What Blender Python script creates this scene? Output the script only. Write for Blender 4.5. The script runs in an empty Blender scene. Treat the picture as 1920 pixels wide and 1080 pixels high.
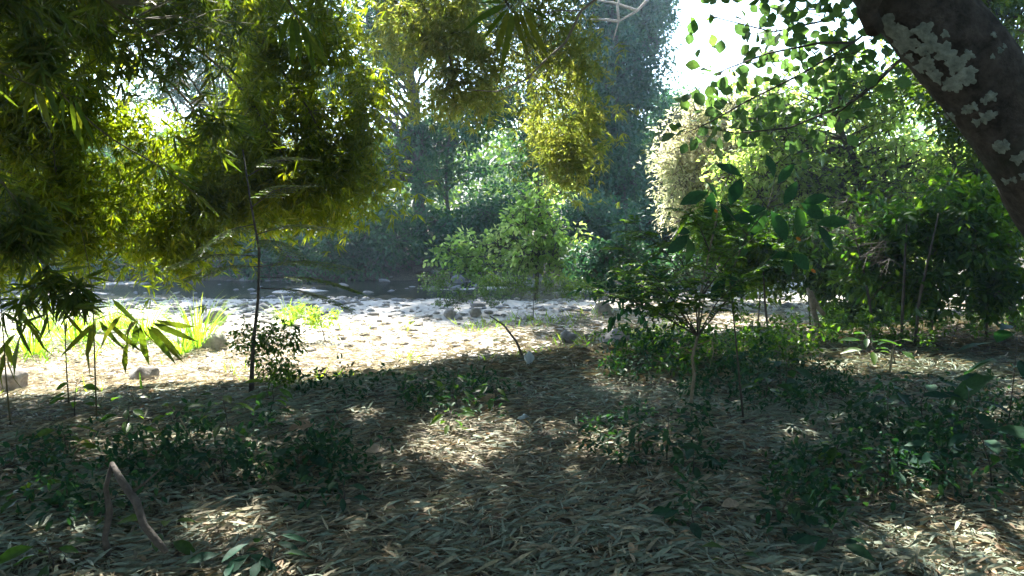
import bpy, math, random
import numpy as np
from mathutils import Vector, Matrix
R = math.radians
rng = np.random.default_rng(7)
random.seed(7)
scn = bpy.context.scene
COL = scn.collection

# ------------------------------------------------------------------ camera
F = 1478.0                     # focal length in pixels of a 1920 wide frame
PITCH = R(5.4)
CAM = np.array([0.0, 0.0, 1.6])
cd = bpy.data.cameras.new('camera')
cam = bpy.data.objects.new('camera', cd)
COL.objects.link(cam)
cam.location = CAM
cam.rotation_euler = (R(90) - PITCH, 0, 0)
cd.sensor_width = 36
cd.lens = 36 * F / 1920
cd.clip_start = 0.05
cd.clip_end = 1500
scn.camera = cam

# ------------------------------------------------------------------ light
SUN_EL, SUN_AZ = R(47), R(-17)      # azimuth measured from +Y towards +X
S = np.array([math.sin(SUN_AZ) * math.cos(SUN_EL), math.cos(SUN_AZ) * math.cos(SUN_EL), math.sin(SUN_EL)])
world = bpy.data.worlds.new("World")
scn.world = world
world.use_nodes = True
wn = world.node_tree
for n in list(wn.nodes): wn.nodes.remove(n)
sky = wn.nodes.new('ShaderNodeTexSky')
sky.sky_type = 'NISHITA'
sky.sun_disc = False
sky.sun_elevation = SUN_EL
sky.sun_rotation = SUN_AZ
sky.dust_density = 0.6
bgn = wn.nodes.new('ShaderNodeBackground')
bgn.inputs[1].default_value = 0.15
won = wn.nodes.new('ShaderNodeOutputWorld')
wn.links.new(sky.outputs[0], bgn.inputs[0])
wn.links.new(bgn.outputs[0], won.inputs[0])
sl = bpy.data.lights.new('sun', 'SUN')
sl.energy = 5.0
sl.angle = R(0.5)
sl.color = (1.0, 0.95, 0.86)
sun = bpy.data.objects.new('sun', sl)
COL.objects.link(sun)
sun.rotation_euler = Vector((-S[0], -S[1], -S[2])).to_track_quat('-Z', 'Y').to_euler()
sun.location = (0, 0, 30)
scn.view_settings.view_transform = 'Standard'
scn.view_settings.look = 'None'
scn.view_settings.exposure = 2.6
scn.view_settings.gamma = 1.0
scn.view_settings.use_curve_mapping = False
scn.render.engine = 'CYCLES'
cy = scn.cycles
cy.max_bounces = 7
cy.diffuse_bounces = 4
cy.glossy_bounces = 2
cy.transmission_bounces = 5
cy.volume_bounces = 0
cy.caustics_reflective = False
cy.caustics_refractive = False
cy.use_denoising = True
try: cy.denoiser = 'OPENIMAGEDENOISE'
except Exception: pass

# ------------------------------------------------------------------ projection helpers (photo pixel at a real distance)
def at(px, py, Y):
    u = (px - 960) / F; v = (540 - py) / F
    d = np.array([u, math.cos(PITCH) + v * math.sin(PITCH), -math.sin(PITCH) + v * math.cos(PITCH)])
    return CAM + d * (Y / d[1])

def smooth(a, b, x):
    t = np.clip((x - a) / (b - a), 0, 1)
    return t * t * (3 - 2 * t)

def vnoise(x, y, seed=0):
    """cheap smooth noise, about -1..1"""
    s = seed * 1.37
    return (np.sin(x * 1.0 + 1.3 * np.sin(y * 0.7 + s) + s) * np.cos(y * 1.1 + 1.7 * np.sin(x * 0.6 - s) + 2 * s)
            + 0.5 * np.sin(x * 2.3 + y * 1.9 + s * 3) * np.cos(y * 2.7 - x * 1.1 + s))/1.5

def bank_y(x):  # where the forest floor breaks down to the gravel
    return np.clip(8.4 + 0.5 * x + 0.35 * np.sin(x * 0.9), 5.6, 12.5)

def H(x, y):
    x = np.asarray(x, float); y = np.asarray(y, float)
    by = bank_y(x)
    h = -0.42 * smooth(by - 0.6, by + 3.0, y)
    ch = smooth(18.3 + 0.5 * np.maximum(x - 2, 0), 20.2 + 0.8 * np.maximum(x - 2, 0), y) * (1 - smooth(26.2, 27.5, y))
    ch = ch * (1 - smooth(5.5, 9.5, x))
    h = h - 0.30 * ch + ch * 0.17 * vnoise(x * .7, y * 1.6, 21)
    h = h + 1.3 * smooth(25.5, 31, y) + 2.0 * smooth(45, 80, y) + 22 * smooth(90, 260, y)
    h = h + 0.035 * vnoise(x * 1.3, y * 1.3, 1) + 0.015 * vnoise(x * 4.1, y * 4.1, 2)
    return h

WATER_Z = -0.63
def gnd(px, py):
    u = (px - 960) / F; v = (540 - py) / F
    d = np.array([u, math.cos(PITCH) + v * math.sin(PITCH), -math.sin(PITCH) + v * math.cos(PITCH)])
    t = np.arange(2.0, 60, 0.25); p = CAM + d * t[:, None]
    k = np.nonzero(p[:, 2] <= H(p[:, 0], p[:, 1]))[0]
    t0 = t[k[0]] if len(k) else 60.
    t = np.linspace(t0 - .25, t0, 26); p = CAM + d * t[:, None]
    k = np.nonzero(p[:, 2] <= H(p[:, 0], p[:, 1]))[0]
    p = p[k[0] if len(k) else -1]
    return np.array([p[0], p[1], float(H(p[0], p[1]))])

# ------------------------------------------------------------------ mesh helpers
def unit(a):
    return a / np.maximum(np.linalg.norm(a, axis=-1, keepdims=True), 1e-9)

def mesh_np(name, V, loops, starts, tint=None, smooth_=True, mat=None):
    me = bpy.data.meshes.new(name)
    me.vertices.add(len(V)); me.vertices.foreach_set('co', np.ascontiguousarray(V, np.float32).ravel())
    me.loops.add(len(loops)); me.loops.foreach_set('vertex_index', np.ascontiguousarray(loops, np.int32))
    me.polygons.add(len(starts)); me.polygons.foreach_set('loop_start', np.ascontiguousarray(starts, np.int32))
    if tint is not None:
        a = me.attributes.new('tint', 'FLOAT', 'POINT'); a.data.foreach_set('value', np.ascontiguousarray(tint, np.float32))
    me.update(calc_edges=True)
    if not smooth_:
        me.polygons.foreach_set('use_smooth', np.zeros(len(starts), bool))
    if mat: me.materials.append(mat)
    return me

def link(name, me, parent=None, origin=None):
    o = bpy.data.objects.new(name, me); COL.objects.link(o)
    if parent is not None: o.parent = parent
    elif origin is not None: o.location = origin
    return o

def tag(o, label=None, cat=None, group=None, kind=None):
    if label: o['label'] = label
    if cat: o['category'] = cat
    if group: o['group'] = group
    if kind: o['kind'] = kind
    return o

def thing(name, label, cat, loc, group=None):
    o = bpy.data.objects.new(name, None); COL.objects.link(o)
    o.location = [float(c) for c in loc]; o.empty_display_size = 0.2
    return tag(o, label, cat, group)

class Geo:
    def __init__(s): s.V = []; s.F = []; s.n = 0; s.T = []
    def add(s, V, Fc, t=0.5):
        s.V.append(np.asarray(V, float)); s.F += [[i + s.n for i in f] for f in Fc]; s.T.append(np.full(len(V), t)); s.n += len(V)
    def tube(s, P, r, k=6, t=0.5, wob=0.0):
        P = np.asarray(P, float); m = len(P)
        r = np.broadcast_to(np.asarray(r, float), (m,))
        T = unit(np.gradient(P, axis=0))
        a = np.array([0.31, 0.17, 0.93]) if abs(T[0][2]) < 0.8 else np.array([0.93, 0.31, 0.1])
        V = []
        ang = np.arange(k) * 2 * math.pi / k
        for i in range(m):
            n = a - T[i] * (a @ T[i]); n /= np.linalg.norm(n); a = n
            b = np.cross(T[i], n)
            rr = r[i] * (1 + wob * (np.sin(ang * 2 + i * .7) * .5 + rng.normal(0, .4, k)))
            V.append(P[i] + rr[:, None] * (np.cos(ang)[:, None] * n + np.sin(ang)[:, None] * b))
        V = np.concatenate(V)
        Fc = [[i * k + j, i * k + (j + 1) % k, (i + 1) * k + (j + 1) % k, (i + 1) * k + j] for i in range(m - 1) for j in range(k)]
        Fc.append([(m - 1) * k + j for j in range(k)]); Fc.append([k - 1 - j for j in range(k)])
        s.add(V, Fc, t)
    def twigs(s, A, B, r):   # many straight three-sided twigs at once
        A = np.asarray(A, float); B = np.asarray(B, float); n = len(A)
        if n == 0: return
        T = unit(B - A); a = unit(np.cross(T, np.array([0.3, 0.2, 0.9]))); b = np.cross(T, a)
        r = np.broadcast_to(np.asarray(r, float), (n,))[:, None]
        V = np.zeros((n, 6, 3))
        for j in range(3):
            c, q = math.cos(j * 2.0944), math.sin(j * 2.0944)
            V[:, j] = A + r * (c * a + q * b); V[:, j + 3] = B + 0.45 * r * (c * a + q * b)
        s.V.append(V.reshape(-1, 3)); s.T.append(np.full(n * 6, .5))
        base = s.n + np.arange(n) * 6
        for j in range(3):
            k = (j + 1) % 3
            s.F += np.stack([base + j, base + k, base + k + 3, base + j + 3], 1).tolist()
        s.n += n * 6
    def build(s, name, mat, parent=None, origin=None, smooth_=True):
        V = np.concatenate(s.V); 
        if parent is not None: V = V - np.array(parent['_o'])
        elif origin is not None: V = V - np.asarray(origin)
        lens = np.array([len(f) for f in s.F]); starts = np.concatenate([[0], np.cumsum(lens)[:-1]])
        me = mesh_np(name, V, np.concatenate([np.array(f) for f in s.F]) if len(s.F) < 50 else np.fromiter((i for f in s.F for i in f), int), starts, np.concatenate(s.T), smooth_, mat)
        return link(name, me, parent, origin)

ORIG = {}
def root_thing(name, label, cat, loc, group=None):
    o = thing(name, label, cat, loc, group); o['_o'] = [float(c) for c in loc]
    ORIG[o.name] = o
    return o

# leaf templates: (along, side, up) and faces
KITE = (np.array([[0, 0, 0], [.38, .5, .07], [1, 0, -.06], [.38, -.5, .07]]), [[0, 1, 2], [0, 2, 3]])
OVAL = (np.array([[0, 0, 0], [.28, .44, .07], [.68, .42, .04], [1, 0, -.12], [.68, -.42, .04], [.28, -.44, .07]]), [[0, 1, 2, 3], [0, 3, 4, 5]])
BLADE = (np.array([[0, 0, 0], [.2, .45, .0], [.6, .42, -.05], [1, 0, -.2], [.6, -.42, -.05], [.2, -.45, .0]]), [[0, 1, 5], [1, 2, 4, 5], [2, 3, 4]])
CURL = (np.array([[0, 0, .02], [.25, .4, .05], [.6, .5, .10], [1, 0, .02], [.6, -.42, .02], [.25, -.5, .03]]), [[0, 1, 5], [1, 2, 4, 5], [2, 3, 4]])
BROAD = (np.array([[0, 0, 0], [.12, .0, .0], [.28, .36, .06], [.55, .5, .05], [.82, .3, -.02], [1, 0, -.1], [.82, -.3, -.02], [.55, -.5, .05], [.28, -.36, .06], [.55, 0, -.01]]),
         [[1, 2, 3, 9], [9, 3, 4, 5], [9, 5, 6, 7], [1, 9, 7, 8], [0, 2, 1], [0, 1, 8]])

def leaves(name, P, A, N, L, W, tmpl, mat, parent=None, tint=None, kind=None):
    n = len(P)
    if n == 0: return None
    A = unit(A); B = unit(np.cross(N, A)); N = np.cross(A, B)
    L = np.broadcast_to(L, (n,)); W = np.broadcast_to(W, (n,))
    tv, tf = tmpl; m = len(tv)
    V = (P[:, None, :] + A[:, None, :] * (tv[None, :, 0:1] * L[:, None, None]) + B[:, None, :] * (tv[None, :, 1:2] * W[:, None, None])
         + N[:, None, :] * (tv[None, :, 2:3] * L[:, None, None]))
    V = V.reshape(-1, 3)
    if parent is not None: V = V - np.array(parent['_o'])
    fl = np.concatenate([np.array(f) for f in tf]); lens = np.array([len(f) for f in tf])
    st = np.concatenate([[0], np.cumsum(lens)[:-1]])
    loops = (fl[None, :] + (np.arange(n) * m)[:, None]).ravel()
    starts = (st[None, :] + (np.arange(n) * len(fl))[:, None]).ravel()
    if tint is None: tint = rng.random(n)
    me = mesh_np(name, V, loops, starts, np.repeat(tint, m), True, mat)
    o = link(name, me, parent)
    if kind: o['kind'] = kind
    return o

_lm = {}
def leaf_object(name, tmplname, tmpl, mat, P, A, N, L, W, parent, variant=0):
    """one leaf as an object of its own; alike leaves share a mesh"""
    key = (tmplname, mat.name, variant % 6)
    if key not in _lm:
        tv, tf = tmpl
        v = tv.copy()
        v[:, 2] += (rng.normal(0, .02, len(v)))
        v[:, 2] -= (variant % 6) * .03 * v[:, 0] ** 2
        me = mesh_np('leaf', v, np.concatenate([np.array(f) for f in tf]), np.concatenate([[0], np.cumsum([len(f) for f in tf])[:-1]]),
                     np.full(len(v), ((variant % 6) + .5) / 6), True, mat)
        _lm[key] = me
    A = A / np.linalg.norm(A); B = np.cross(N, A); B /= max(np.linalg.norm(B), 1e-6); N = np.cross(A, B)
    o = bpy.data.objects.new(name, _lm[key]); COL.objects.link(o)
    off = np.array(parent['_o']) if parent is not None else np.zeros(3)
    p = P - off
    o.parent = parent
    o.matrix_local = Matrix(((A[0]*L, B[0]*W, N[0]*L, p[0]), (A[1]*L, B[1]*W, N[1]*L, p[1]), (A[2]*L, B[2]*W, N[2]*L, p[2]), (0, 0, 0, 1)))
    return o

# ------------------------------------------------------------------ sun openings: where the photograph's canopy lets the sun through
# each opening is the real 3D spot that the sun reaches; overhead leaves are grown so that they leave these beams free
BEAMS = []
def beam(px, py, Y, r_px):
    for d in (-.6, .2): BEAMS.append((at(px, py, Y + d), .9 * r_px * Y / F + .08))
def in_beam(P, tmin=0.8, noise=0.2):
    m = np.zeros(len(P), bool)
    for c, r in BEAMS:
        q = P - c; t = q @ S
        d = np.linalg.norm(q - t[:, None] * S, axis=1)
        m |= (t > tmin) & (d < r * (1 + rng.normal(0, noise, len(P))))
    return m

# far edge of the shade on the floor, from the photograph
_e = [gnd(x, y)[:2] for x, y in ((0, 792), (200, 770), (400, 722), (620, 700), (800, 686), (900, 648), (1000, 608), (1120, 602), (1300, 596), (1600, 596), (1900, 592))]
_e = np.array(_e); _e = _e[np.argsort(_e[:, 0])]
def shade_y(x): return np.interp(x, _e[:, 0], _e[:, 1])
SPOTS = []
for px, py, r in ((1700, 690, .8), (1640, 700, .5), (1780, 690, .5), (560, 845, .16), (500, 850, .18), (420, 1010, .2), (520, 1000, .14), (250, 900, .12), (350, 1020, .14),
                  (1600, 800, .2), (60, 1060, .2), (1530, 700, .2), (300, 860, .18), (180, 940, .12), (640, 860, .1), (1880, 860, .12)):
    SPOTS.append((gnd(px, py)[:2], r))
def in_spots(P):
    t = (P[:, 2] + 0.1) / S[2]; G = P - t[:, None] * S; m = np.zeros(len(P), bool)
    for c, r in SPOTS: m |= np.hypot(G[:, 0] - c[0], G[:, 1] - c[1]) < r * (1 + .5 * vnoise(G[:, 0] * 9, G[:, 1] * 9, 8))
    return m & (P[:, 2] > .5)
def lit_ground(P):
    t = (P[:, 2] + 0.1) / S[2]
    G = P - t[:, None] * S
    x, y = G[:, 0], G[:, 1]
    nz = 0.5 * vnoise(x * 1.9, y * 1.9, 5) + 0.3 * vnoise(x * 6, y * 6, 6)
    m = y > shade_y(x) + nz + rng.normal(0, .22, len(P))
    for c, r in SPOTS:
        m |= np.hypot(x - c[0], (y - c[1])) < r * (1 + .5 * vnoise(x * 9, y * 9, 8)) 
    return m

# ------------------------------------------------------------------ materials
def newmat(name):
    m = bpy.data.materials.new(name); m.use_nodes = True
    nt = m.node_tree
    for n in list(nt.nodes): nt.nodes.remove(n)
    return m, nt, nt.nodes.new, nt.links.new

def leaf_mat(name, cols, trans=0.45, tcol=None, rough=0.5, sat=1.0, spec=0.25):
    m, nt, N, Lk = newmat(name)
    out = N('ShaderNodeOutputMaterial'); at_ = N('ShaderNodeAttribute'); at_.attribute_name = 'tint'
    ramp = N('ShaderNodeValToRGB'); Lk(at_.outputs['Fac'], ramp.inputs[0])
    el = ramp.color_ramp.elements
    while len(el) < len(cols): el.new(0.5)
    for i, c in enumerate(cols):
        el[i].position = i / (len(cols) - 1); el[i].color = (*c, 1)
    # blotches and veins of the leaf itself
    geo = N('ShaderNodeNewGeometry'); nz = N('ShaderNodeTexNoise'); nz.inputs['Scale'].default_value = 55; nz.inputs['Detail'].default_value = 3
    Lk(geo.outputs['Position'], nz.inputs['Vector'])
    mr = N('ShaderNodeMapRange'); mr.inputs[1].default_value = .3; mr.inputs[2].default_value = .7; mr.inputs[3].default_value = .75; mr.inputs[4].default_value = 1.2
    Lk(nz.outputs[0], mr.inputs[0])
    mul = N('ShaderNodeVectorMath'); mul.operation = 'SCALE'; Lk(ramp.outputs[0], mul.inputs[0]); Lk(mr.outputs[0], mul.inputs['Scale'])
    bs = N('ShaderNodeBsdfPrincipled'); bs.inputs['Roughness'].default_value = rough; bs.inputs['Specular IOR Level'].default_value = spec
    Lk(mul.outputs[0], bs.inputs['Base Color'])
    tr = N('ShaderNodeBsdfTranslucent')
    hs = N('ShaderNodeMix'); hs.data_type = 'RGBA'; hs.blend_type = 'MULTIPLY'; hs.inputs[0].default_value = 1.0
    Lk(mul.outputs[0], hs.inputs[6]); hs.inputs[7].default_value = (*(tcol or (2.2, 1.9, 0.5)), 1)
    Lk(hs.outputs[2], tr.inputs[0])
    mx = N('ShaderNodeMixShader'); mx.inputs[0].default_value = trans
    Lk(bs.outputs[0], mx.inputs[1]); Lk(tr.outputs[0], mx.inputs[2]); Lk(mx.outputs[0], out.inputs[0])
    return m

def bark_mat(name, c1, c2, scale=14, c3=None, bump=0.6):
    m, nt, N, Lk = newmat(name)
    out = N('ShaderNodeOutputMaterial'); bs = N('ShaderNodeBsdfPrincipled'); bs.inputs['Roughness'].default_value = .85
    tc = N('ShaderNodeTexCoord'); nz = N('ShaderNodeTexNoise'); nz.inputs['Scale'].default_value = scale; nz.inputs['Detail'].default_value = 9; nz.inputs['Roughness'].default_value = .65
    Lk(tc.outputs['Object'], nz.inputs['Vector'])
    ramp = N('ShaderNodeValToRGB'); ramp.color_ramp.elements[0].position = .35; ramp.color_ramp.elements[0].color = (*c1, 1)
    ramp.color_ramp.elements[1].position = .68; ramp.color_ramp.elements[1].color = (*c2, 1)
    Lk(nz.outputs[0], ramp.inputs[0])
    colr = ramp.outputs[0]
    if c3:
        n2 = N('ShaderNodeTexNoise'); n2.inputs['Scale'].default_value = 2.6; n2.inputs['Detail'].default_value = 6
        Lk(tc.outputs['Object'], n2.inputs['Vector'])
        r2 = N('ShaderNodeMapRange'); r2.inputs[1].default_value = .44; r2.inputs[2].default_value = .58; Lk(n2.outputs[0], r2.inputs[0])
        mx = N('ShaderNodeMix'); mx.data_type = 'RGBA'; Lk(r2.outputs[0], mx.inputs[0]); Lk(colr, mx.inputs[6]); mx.inputs[7].default_value = (*c3, 1)
        colr = mx.outputs[2]
    Lk(colr, bs.inputs['Base Color'])
    bp = N('ShaderNodeBump'); bp.inputs['Strength'].default_value = bump; bp.inputs['Distance'].default_value = .02 if bump < 1 else .06
    Lk(nz.outputs[0], bp.inputs['Height']); Lk(bp.outputs[0], bs.inputs['Normal'])
    Lk(bs.outputs[0], out.inputs[0])
    return m

M = {}
M['bamboo'] = leaf_mat('bamboo_leaf', [(.032, .055, .012), (.055, .085, .014), (.085, .11, .018), (.11, .105, .025)], .55, (6.2, 5.7, .75))
M['bamboo_pale'] = leaf_mat('bamboo_leaf_pale', [(.04, .07, .022), (.065, .095, .03), (.10, .12, .04), (.14, .14, .06)], .5, (4.4, 4.3, 1.5))
M['bamboo_dark'] = leaf_mat('bamboo_leaf_dark', [(.035, .065, .02), (.05, .085, .022), (.075, .10, .022), (.09, .10, .03)], .42, (2.6, 2.6, .5), .5, spec=.15)
M['overhead'] = leaf_mat('canopy_leaf', [(.03, .07, .015), (.05, .09, .02), (.08, .10, .02)], .3)
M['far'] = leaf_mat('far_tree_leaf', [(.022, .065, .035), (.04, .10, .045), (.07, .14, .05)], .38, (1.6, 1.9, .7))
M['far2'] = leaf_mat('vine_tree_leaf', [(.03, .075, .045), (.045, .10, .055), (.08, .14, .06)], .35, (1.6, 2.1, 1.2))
M['mid'] = leaf_mat('bush_leaf', [(.03, .08, .02), (.06, .12, .025), (.10, .16, .03)], .4, (2.2, 2.1, .5))
M['lit'] = leaf_mat('sunlit_leaf', [(.08, .15, .03), (.15, .23, .06), (.28, .33, .17)], .6, (3.3, 3.1, 2.0))  # leaf colour raised to carry the sunlight on these crowns
M['dry'] = leaf_mat('dry_leaf', [(.26, .32, .15), (.42, .44, .27), (.52, .50, .38), (.33, .38, .18)], .6, (1.8, 1.7, 1.5), .7)
M['sap'] = leaf_mat('sapling_leaf', [(.02, .06, .022), (.035, .09, .024), (.06, .12, .025), (.09, .15, .03)], .45, (2.8, 2.9, .6), .42)
M['teal'] = leaf_mat('seedling_leaf', [(.014, .05, .034), (.022, .07, .045), (.04, .09, .045)], .25, (2.0, 2.4, .6), .6, spec=.1)
M['round'] = leaf_mat('round_leaf', [(.05, .10, .055), (.07, .13, .065), (.10, .17, .06)], .5, (1.9, 2.1, .9), .4)
M['grass'] = leaf_mat('grass_blade', [(.08, .16, .02), (.13, .22, .03), (.22, .28, .06)], .5, (3.2, 3.2, .7))
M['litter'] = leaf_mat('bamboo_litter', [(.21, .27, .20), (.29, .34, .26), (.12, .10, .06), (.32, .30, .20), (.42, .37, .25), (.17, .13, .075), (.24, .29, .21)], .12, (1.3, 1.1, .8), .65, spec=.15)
M['glare_straw'] = leaf_mat('dry_litter_with_glare', [(.40, .36, .27), (.52, .47, .36), (.24, .19, .12), (.58, .54, .44), (.34, .33, .22), (.62, .58, .48)], .2, (1.2, 1.1, .9), .5, spec=.4)  # dry straw colour with the sun glare of the bank put in
M['brown_leaf'] = leaf_mat('brown_leaf', [(.28, .19, .12), (.36, .26, .17), (.42, .34, .24)], .2, (1.3, 1., .7), .7)
M['orange_leaf'] = leaf_mat('orange_leaf', [(.5, .2, .02), (.55, .26, .03)], .4, (1.3, 1., .5), .6)
M['bark'] = bark_mat('grey_bark', (.035, .03, .025), (.11, .095, .075))
M['bark_pale'] = bark_mat('pale_bark', (.14, .115, .08), (.30, .26, .19), 22)
M['bark_big'] = bark_mat('mottled_bark', (.028, .026, .024), (.14, .125, .11), 18, (.05, .065, .045), 1.0)
M['lichen'] = bark_mat('lichen', (.13, .17, .15), (.34, .40, .36), 38)
M['culm'] = bark_mat('bamboo_culm', (.06, .06, .02), (.13, .11, .04), 6)
M['dead'] = bark_mat('dead_wood', (.05, .042, .036), (.13, .11, .095), 30)
M['stone'] = bark_mat('river_stone', (.15, .13, .11), (.36, .33, .28), 9, None, .8)
M['stone_wet'] = bark_mat('wet_stone', (.09, .09, .09), (.24, .23, .22), 9, None, .5)
M['straw'] = bark_mat('dry_stalk', (.30, .24, .12), (.42, .34, .2), 30)
m, nt, N, Lk = newmat('white_plastic'); o_ = N('ShaderNodeOutputMaterial'); b_ = N('ShaderNodeBsdfPrincipled'); b_.inputs['Base Color'].default_value = (.62, .70, .72, 1)
b_.inputs['Roughness'].default_value = .35; Lk(b_.outputs[0], o_.inputs[0]); M['plastic'] = m

# ground
m, nt, N, Lk = newmat('forest_floor_and_gravel')
out = N('ShaderNodeOutputMaterial'); bs = N('ShaderNodeBsdfPrincipled'); bs.inputs['Roughness'].default_value = .9
geo = N('ShaderNodeNewGeometry'); at_ = N('ShaderNodeAttribute'); at_.attribute_name = 'tint'
n1 = N('ShaderNodeTexNoise'); n1.inputs['Scale'].default_value = 22; n1.inputs['Detail'].default_value = 8; Lk(geo.outputs['Position'], n1.inputs['Vector'])
r1 = N('ShaderNodeValToRGB'); r1.color_ramp.elements[0].position = .35; r1.color_ramp.elements[0].color = (.03, .024, .016, 1); r1.color_ramp.elements[1].position = .7; r1.color_ramp.elements[1].color = (.12, .095, .06, 1)
Lk(n1.outputs[0], r1.inputs[0])
vo = N('ShaderNodeTexVoronoi'); vo.inputs['Scale'].default_value = 11; Lk(geo.outputs['Position'], vo.inputs['Vector'])
r2 = N('ShaderNodeValToRGB'); r2.color_ramp.elements[0].position = .0; r2.color_ramp.elements[0].color = (.30, .27, .22, 1); r2.color_ramp.elements[1].position = 1; r2.color_ramp.elements[1].color = (.52, .48, .42, 1)
Lk(vo.outputs['Color'], r2.inputs[0])
mx = N('ShaderNodeMix'); mx.data_type = 'RGBA'; Lk(at_.outputs['Fac'], mx.inputs[0]); Lk(r1.outputs[0], mx.inputs[6]); Lk(r2.outputs[0], mx.inputs[7])
Lk(mx.outputs[2], bs.inputs['Base Color'])
bp = N('ShaderNodeBump'); bp.inputs['Strength'].default_value = .8; bp.inputs['Distance'].default_value = .04; Lk(n1.outputs[0], bp.inputs['Height']); Lk(bp.outputs[0], bs.inputs['Normal'])
Lk(bs.outputs[0], out.inputs[0]); M['ground'] = m
# water
m, nt, N, Lk = newmat('shallow_river_water')
out = N('ShaderNodeOutputMaterial'); bs = N('ShaderNodeBsdfPrincipled'); bs.inputs['Base Color'].default_value = (.014, .016, .011, 1); bs.inputs['Roughness'].default_value = .2; bs.inputs['IOR'].default_value = 1.33
geo = N('ShaderNodeNewGeometry'); n1 = N('ShaderNodeTexNoise'); n1.inputs['Scale'].default_value = 5; n1.inputs['Detail'].default_value = 6; Lk(geo.outputs['Position'], n1.inputs['Vector'])
bp = N('ShaderNodeBump'); bp.inputs['Strength'].default_value = .35; bp.inputs['Distance'].default_value = .06; Lk(n1.outputs[0], bp.inputs['Height']); Lk(bp.outputs[0], bs.inputs['Normal'])
Lk(bs.outputs[0], out.inputs[0]); M['water'] = m

# ------------------------------------------------------------------ ground and water
n = 300
sx = np.linspace(-1, 1, n); sy = np.linspace(0, 1, n)
gx = 9 * sx + 190 * sx ** 5
gy = -14 + 60 * sy + 340 * sy ** 5
X, Y = np.meshgrid(gx, gy)
Z = H(X, Y)
V = np.stack([X, Y, Z], -1).reshape(-1, 3)
i = np.arange(n * n).reshape(n, n)
q = np.stack([i[:-1, :-1], i[:-1, 1:], i[1:, 1:], i[1:, :-1]], -1).reshape(-1, 4)
grav = smooth(.2, 2.2, Y - bank_y(X) + .5 * vnoise(X, Y, 3)) * (1 - smooth(24.5, 26.5, Y))
me = mesh_np('ground', V, q.ravel(), np.arange(len(q)) * 4, grav.ravel(), True, M['ground'])
ground = link('ground', me); tag(ground, kind='structure'); ground['_o'] = [0., 0., 0.]
wx = np.linspace(-40, 12, 60); wy = np.linspace(14.5, 30, 30)
X, Y = np.meshgrid(wx, wy); V = np.stack([X, Y, np.full_like(X, WATER_Z)], -1).reshape(-1, 3)
i = np.arange(60 * 30).reshape(30, 60); q = np.stack([i[:-1, :-1], i[:-1, 1:], i[1:, 1:], i[1:, :-1]], -1).reshape(-1, 4)
water = link('river_water', mesh_np('river_water', V, q.ravel(), np.arange(len(q)) * 4, None, True, M['water'])); tag(water, kind='structure')

# ------------------------------------------------------------------ stones
def ico(sub):
    import bmesh
    bm = bmesh.new(); bmesh.ops.create_icosphere(bm, subdivisions=sub, radius=1)
    V = np.array([v.co[:] for v in bm.verts]); Fc = np.array([[v.index for v in f.verts] for f in bm.faces]); bm.free()
    return V, Fc
I1, I2, I3 = ico(1), ico(2), ico(3)
def rock_verts(ic, seed, rough=.22, facet=4):
    V = ic[0].copy(); r = np.random.default_rng(seed)
    for _ in range(facet):                                   # flattened faces, as worn river stones have
        d = unit(r.normal(size=3)); c = r.uniform(.55, .85)
        t = V @ d; V -= np.maximum(t - c, 0)[:, None] * d * .85
    for k in range(1, 4):
        d = r.normal(size=(3, 3)) * k * 1.3
        V *= (1 + rough / k * .4 * np.sin(V @ d[0] + k) * np.cos(V @ d[1] + 2 * k))[:, None]
    return V
stone_meshes = []
for k in range(12):
    for mt in ('stone', 'stone_wet'):
        V = rock_verts(I2, 50 + k)
        stone_meshes.append(mesh_np('stone', V, I2[1].ravel(), np.arange(len(I2[1])) * 3, np.full(len(V), .5), True, M[mt]))
def in_view(x, y, z=0, mar=60):
    dx = x; dy = y
    px = 960 + F * dx / max(dy, .1)
    return -mar < px < 1920 + mar
cnt = 0
tries = 0
while cnt < 285 and tries < 9000:
    tries += 1
    px = rng.uniform(-20, 1930); py = rng.uniform(505, 700) if rng.random() < .18 else rng.uniform(505, 612)
    p = gnd(px, py)
    if p[1] < bank_y(p[0]) + .4 or p[1] > 27.5: continue
    wet = p[2] < -.55
    rpx = 3.5 + 8 * rng.random() ** 2.5 + (7 if rng.random() < .06 else 0)
    r = rpx / F * p[1]
    if wet and rng.random() < .35: continue
    o = bpy.data.objects.new('stone', stone_meshes[(cnt % 12) * 2 + (1 if p[1] > 15 and rng.random() < .8 else 0)]); COL.objects.link(o); o.parent = ground
    o.location = (p[0], p[1], max(p[2], WATER_Z - .02) + r * .15); o.scale = (r * rng.uniform(.9, 1.5), r * rng.uniform(.8, 1.3), r * rng.uniform(.45, .8))
    o.rotation_euler = (rng.normal(0, .15), rng.normal(0, .15), rng.uniform(0, 6.28)); cnt += 1
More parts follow.
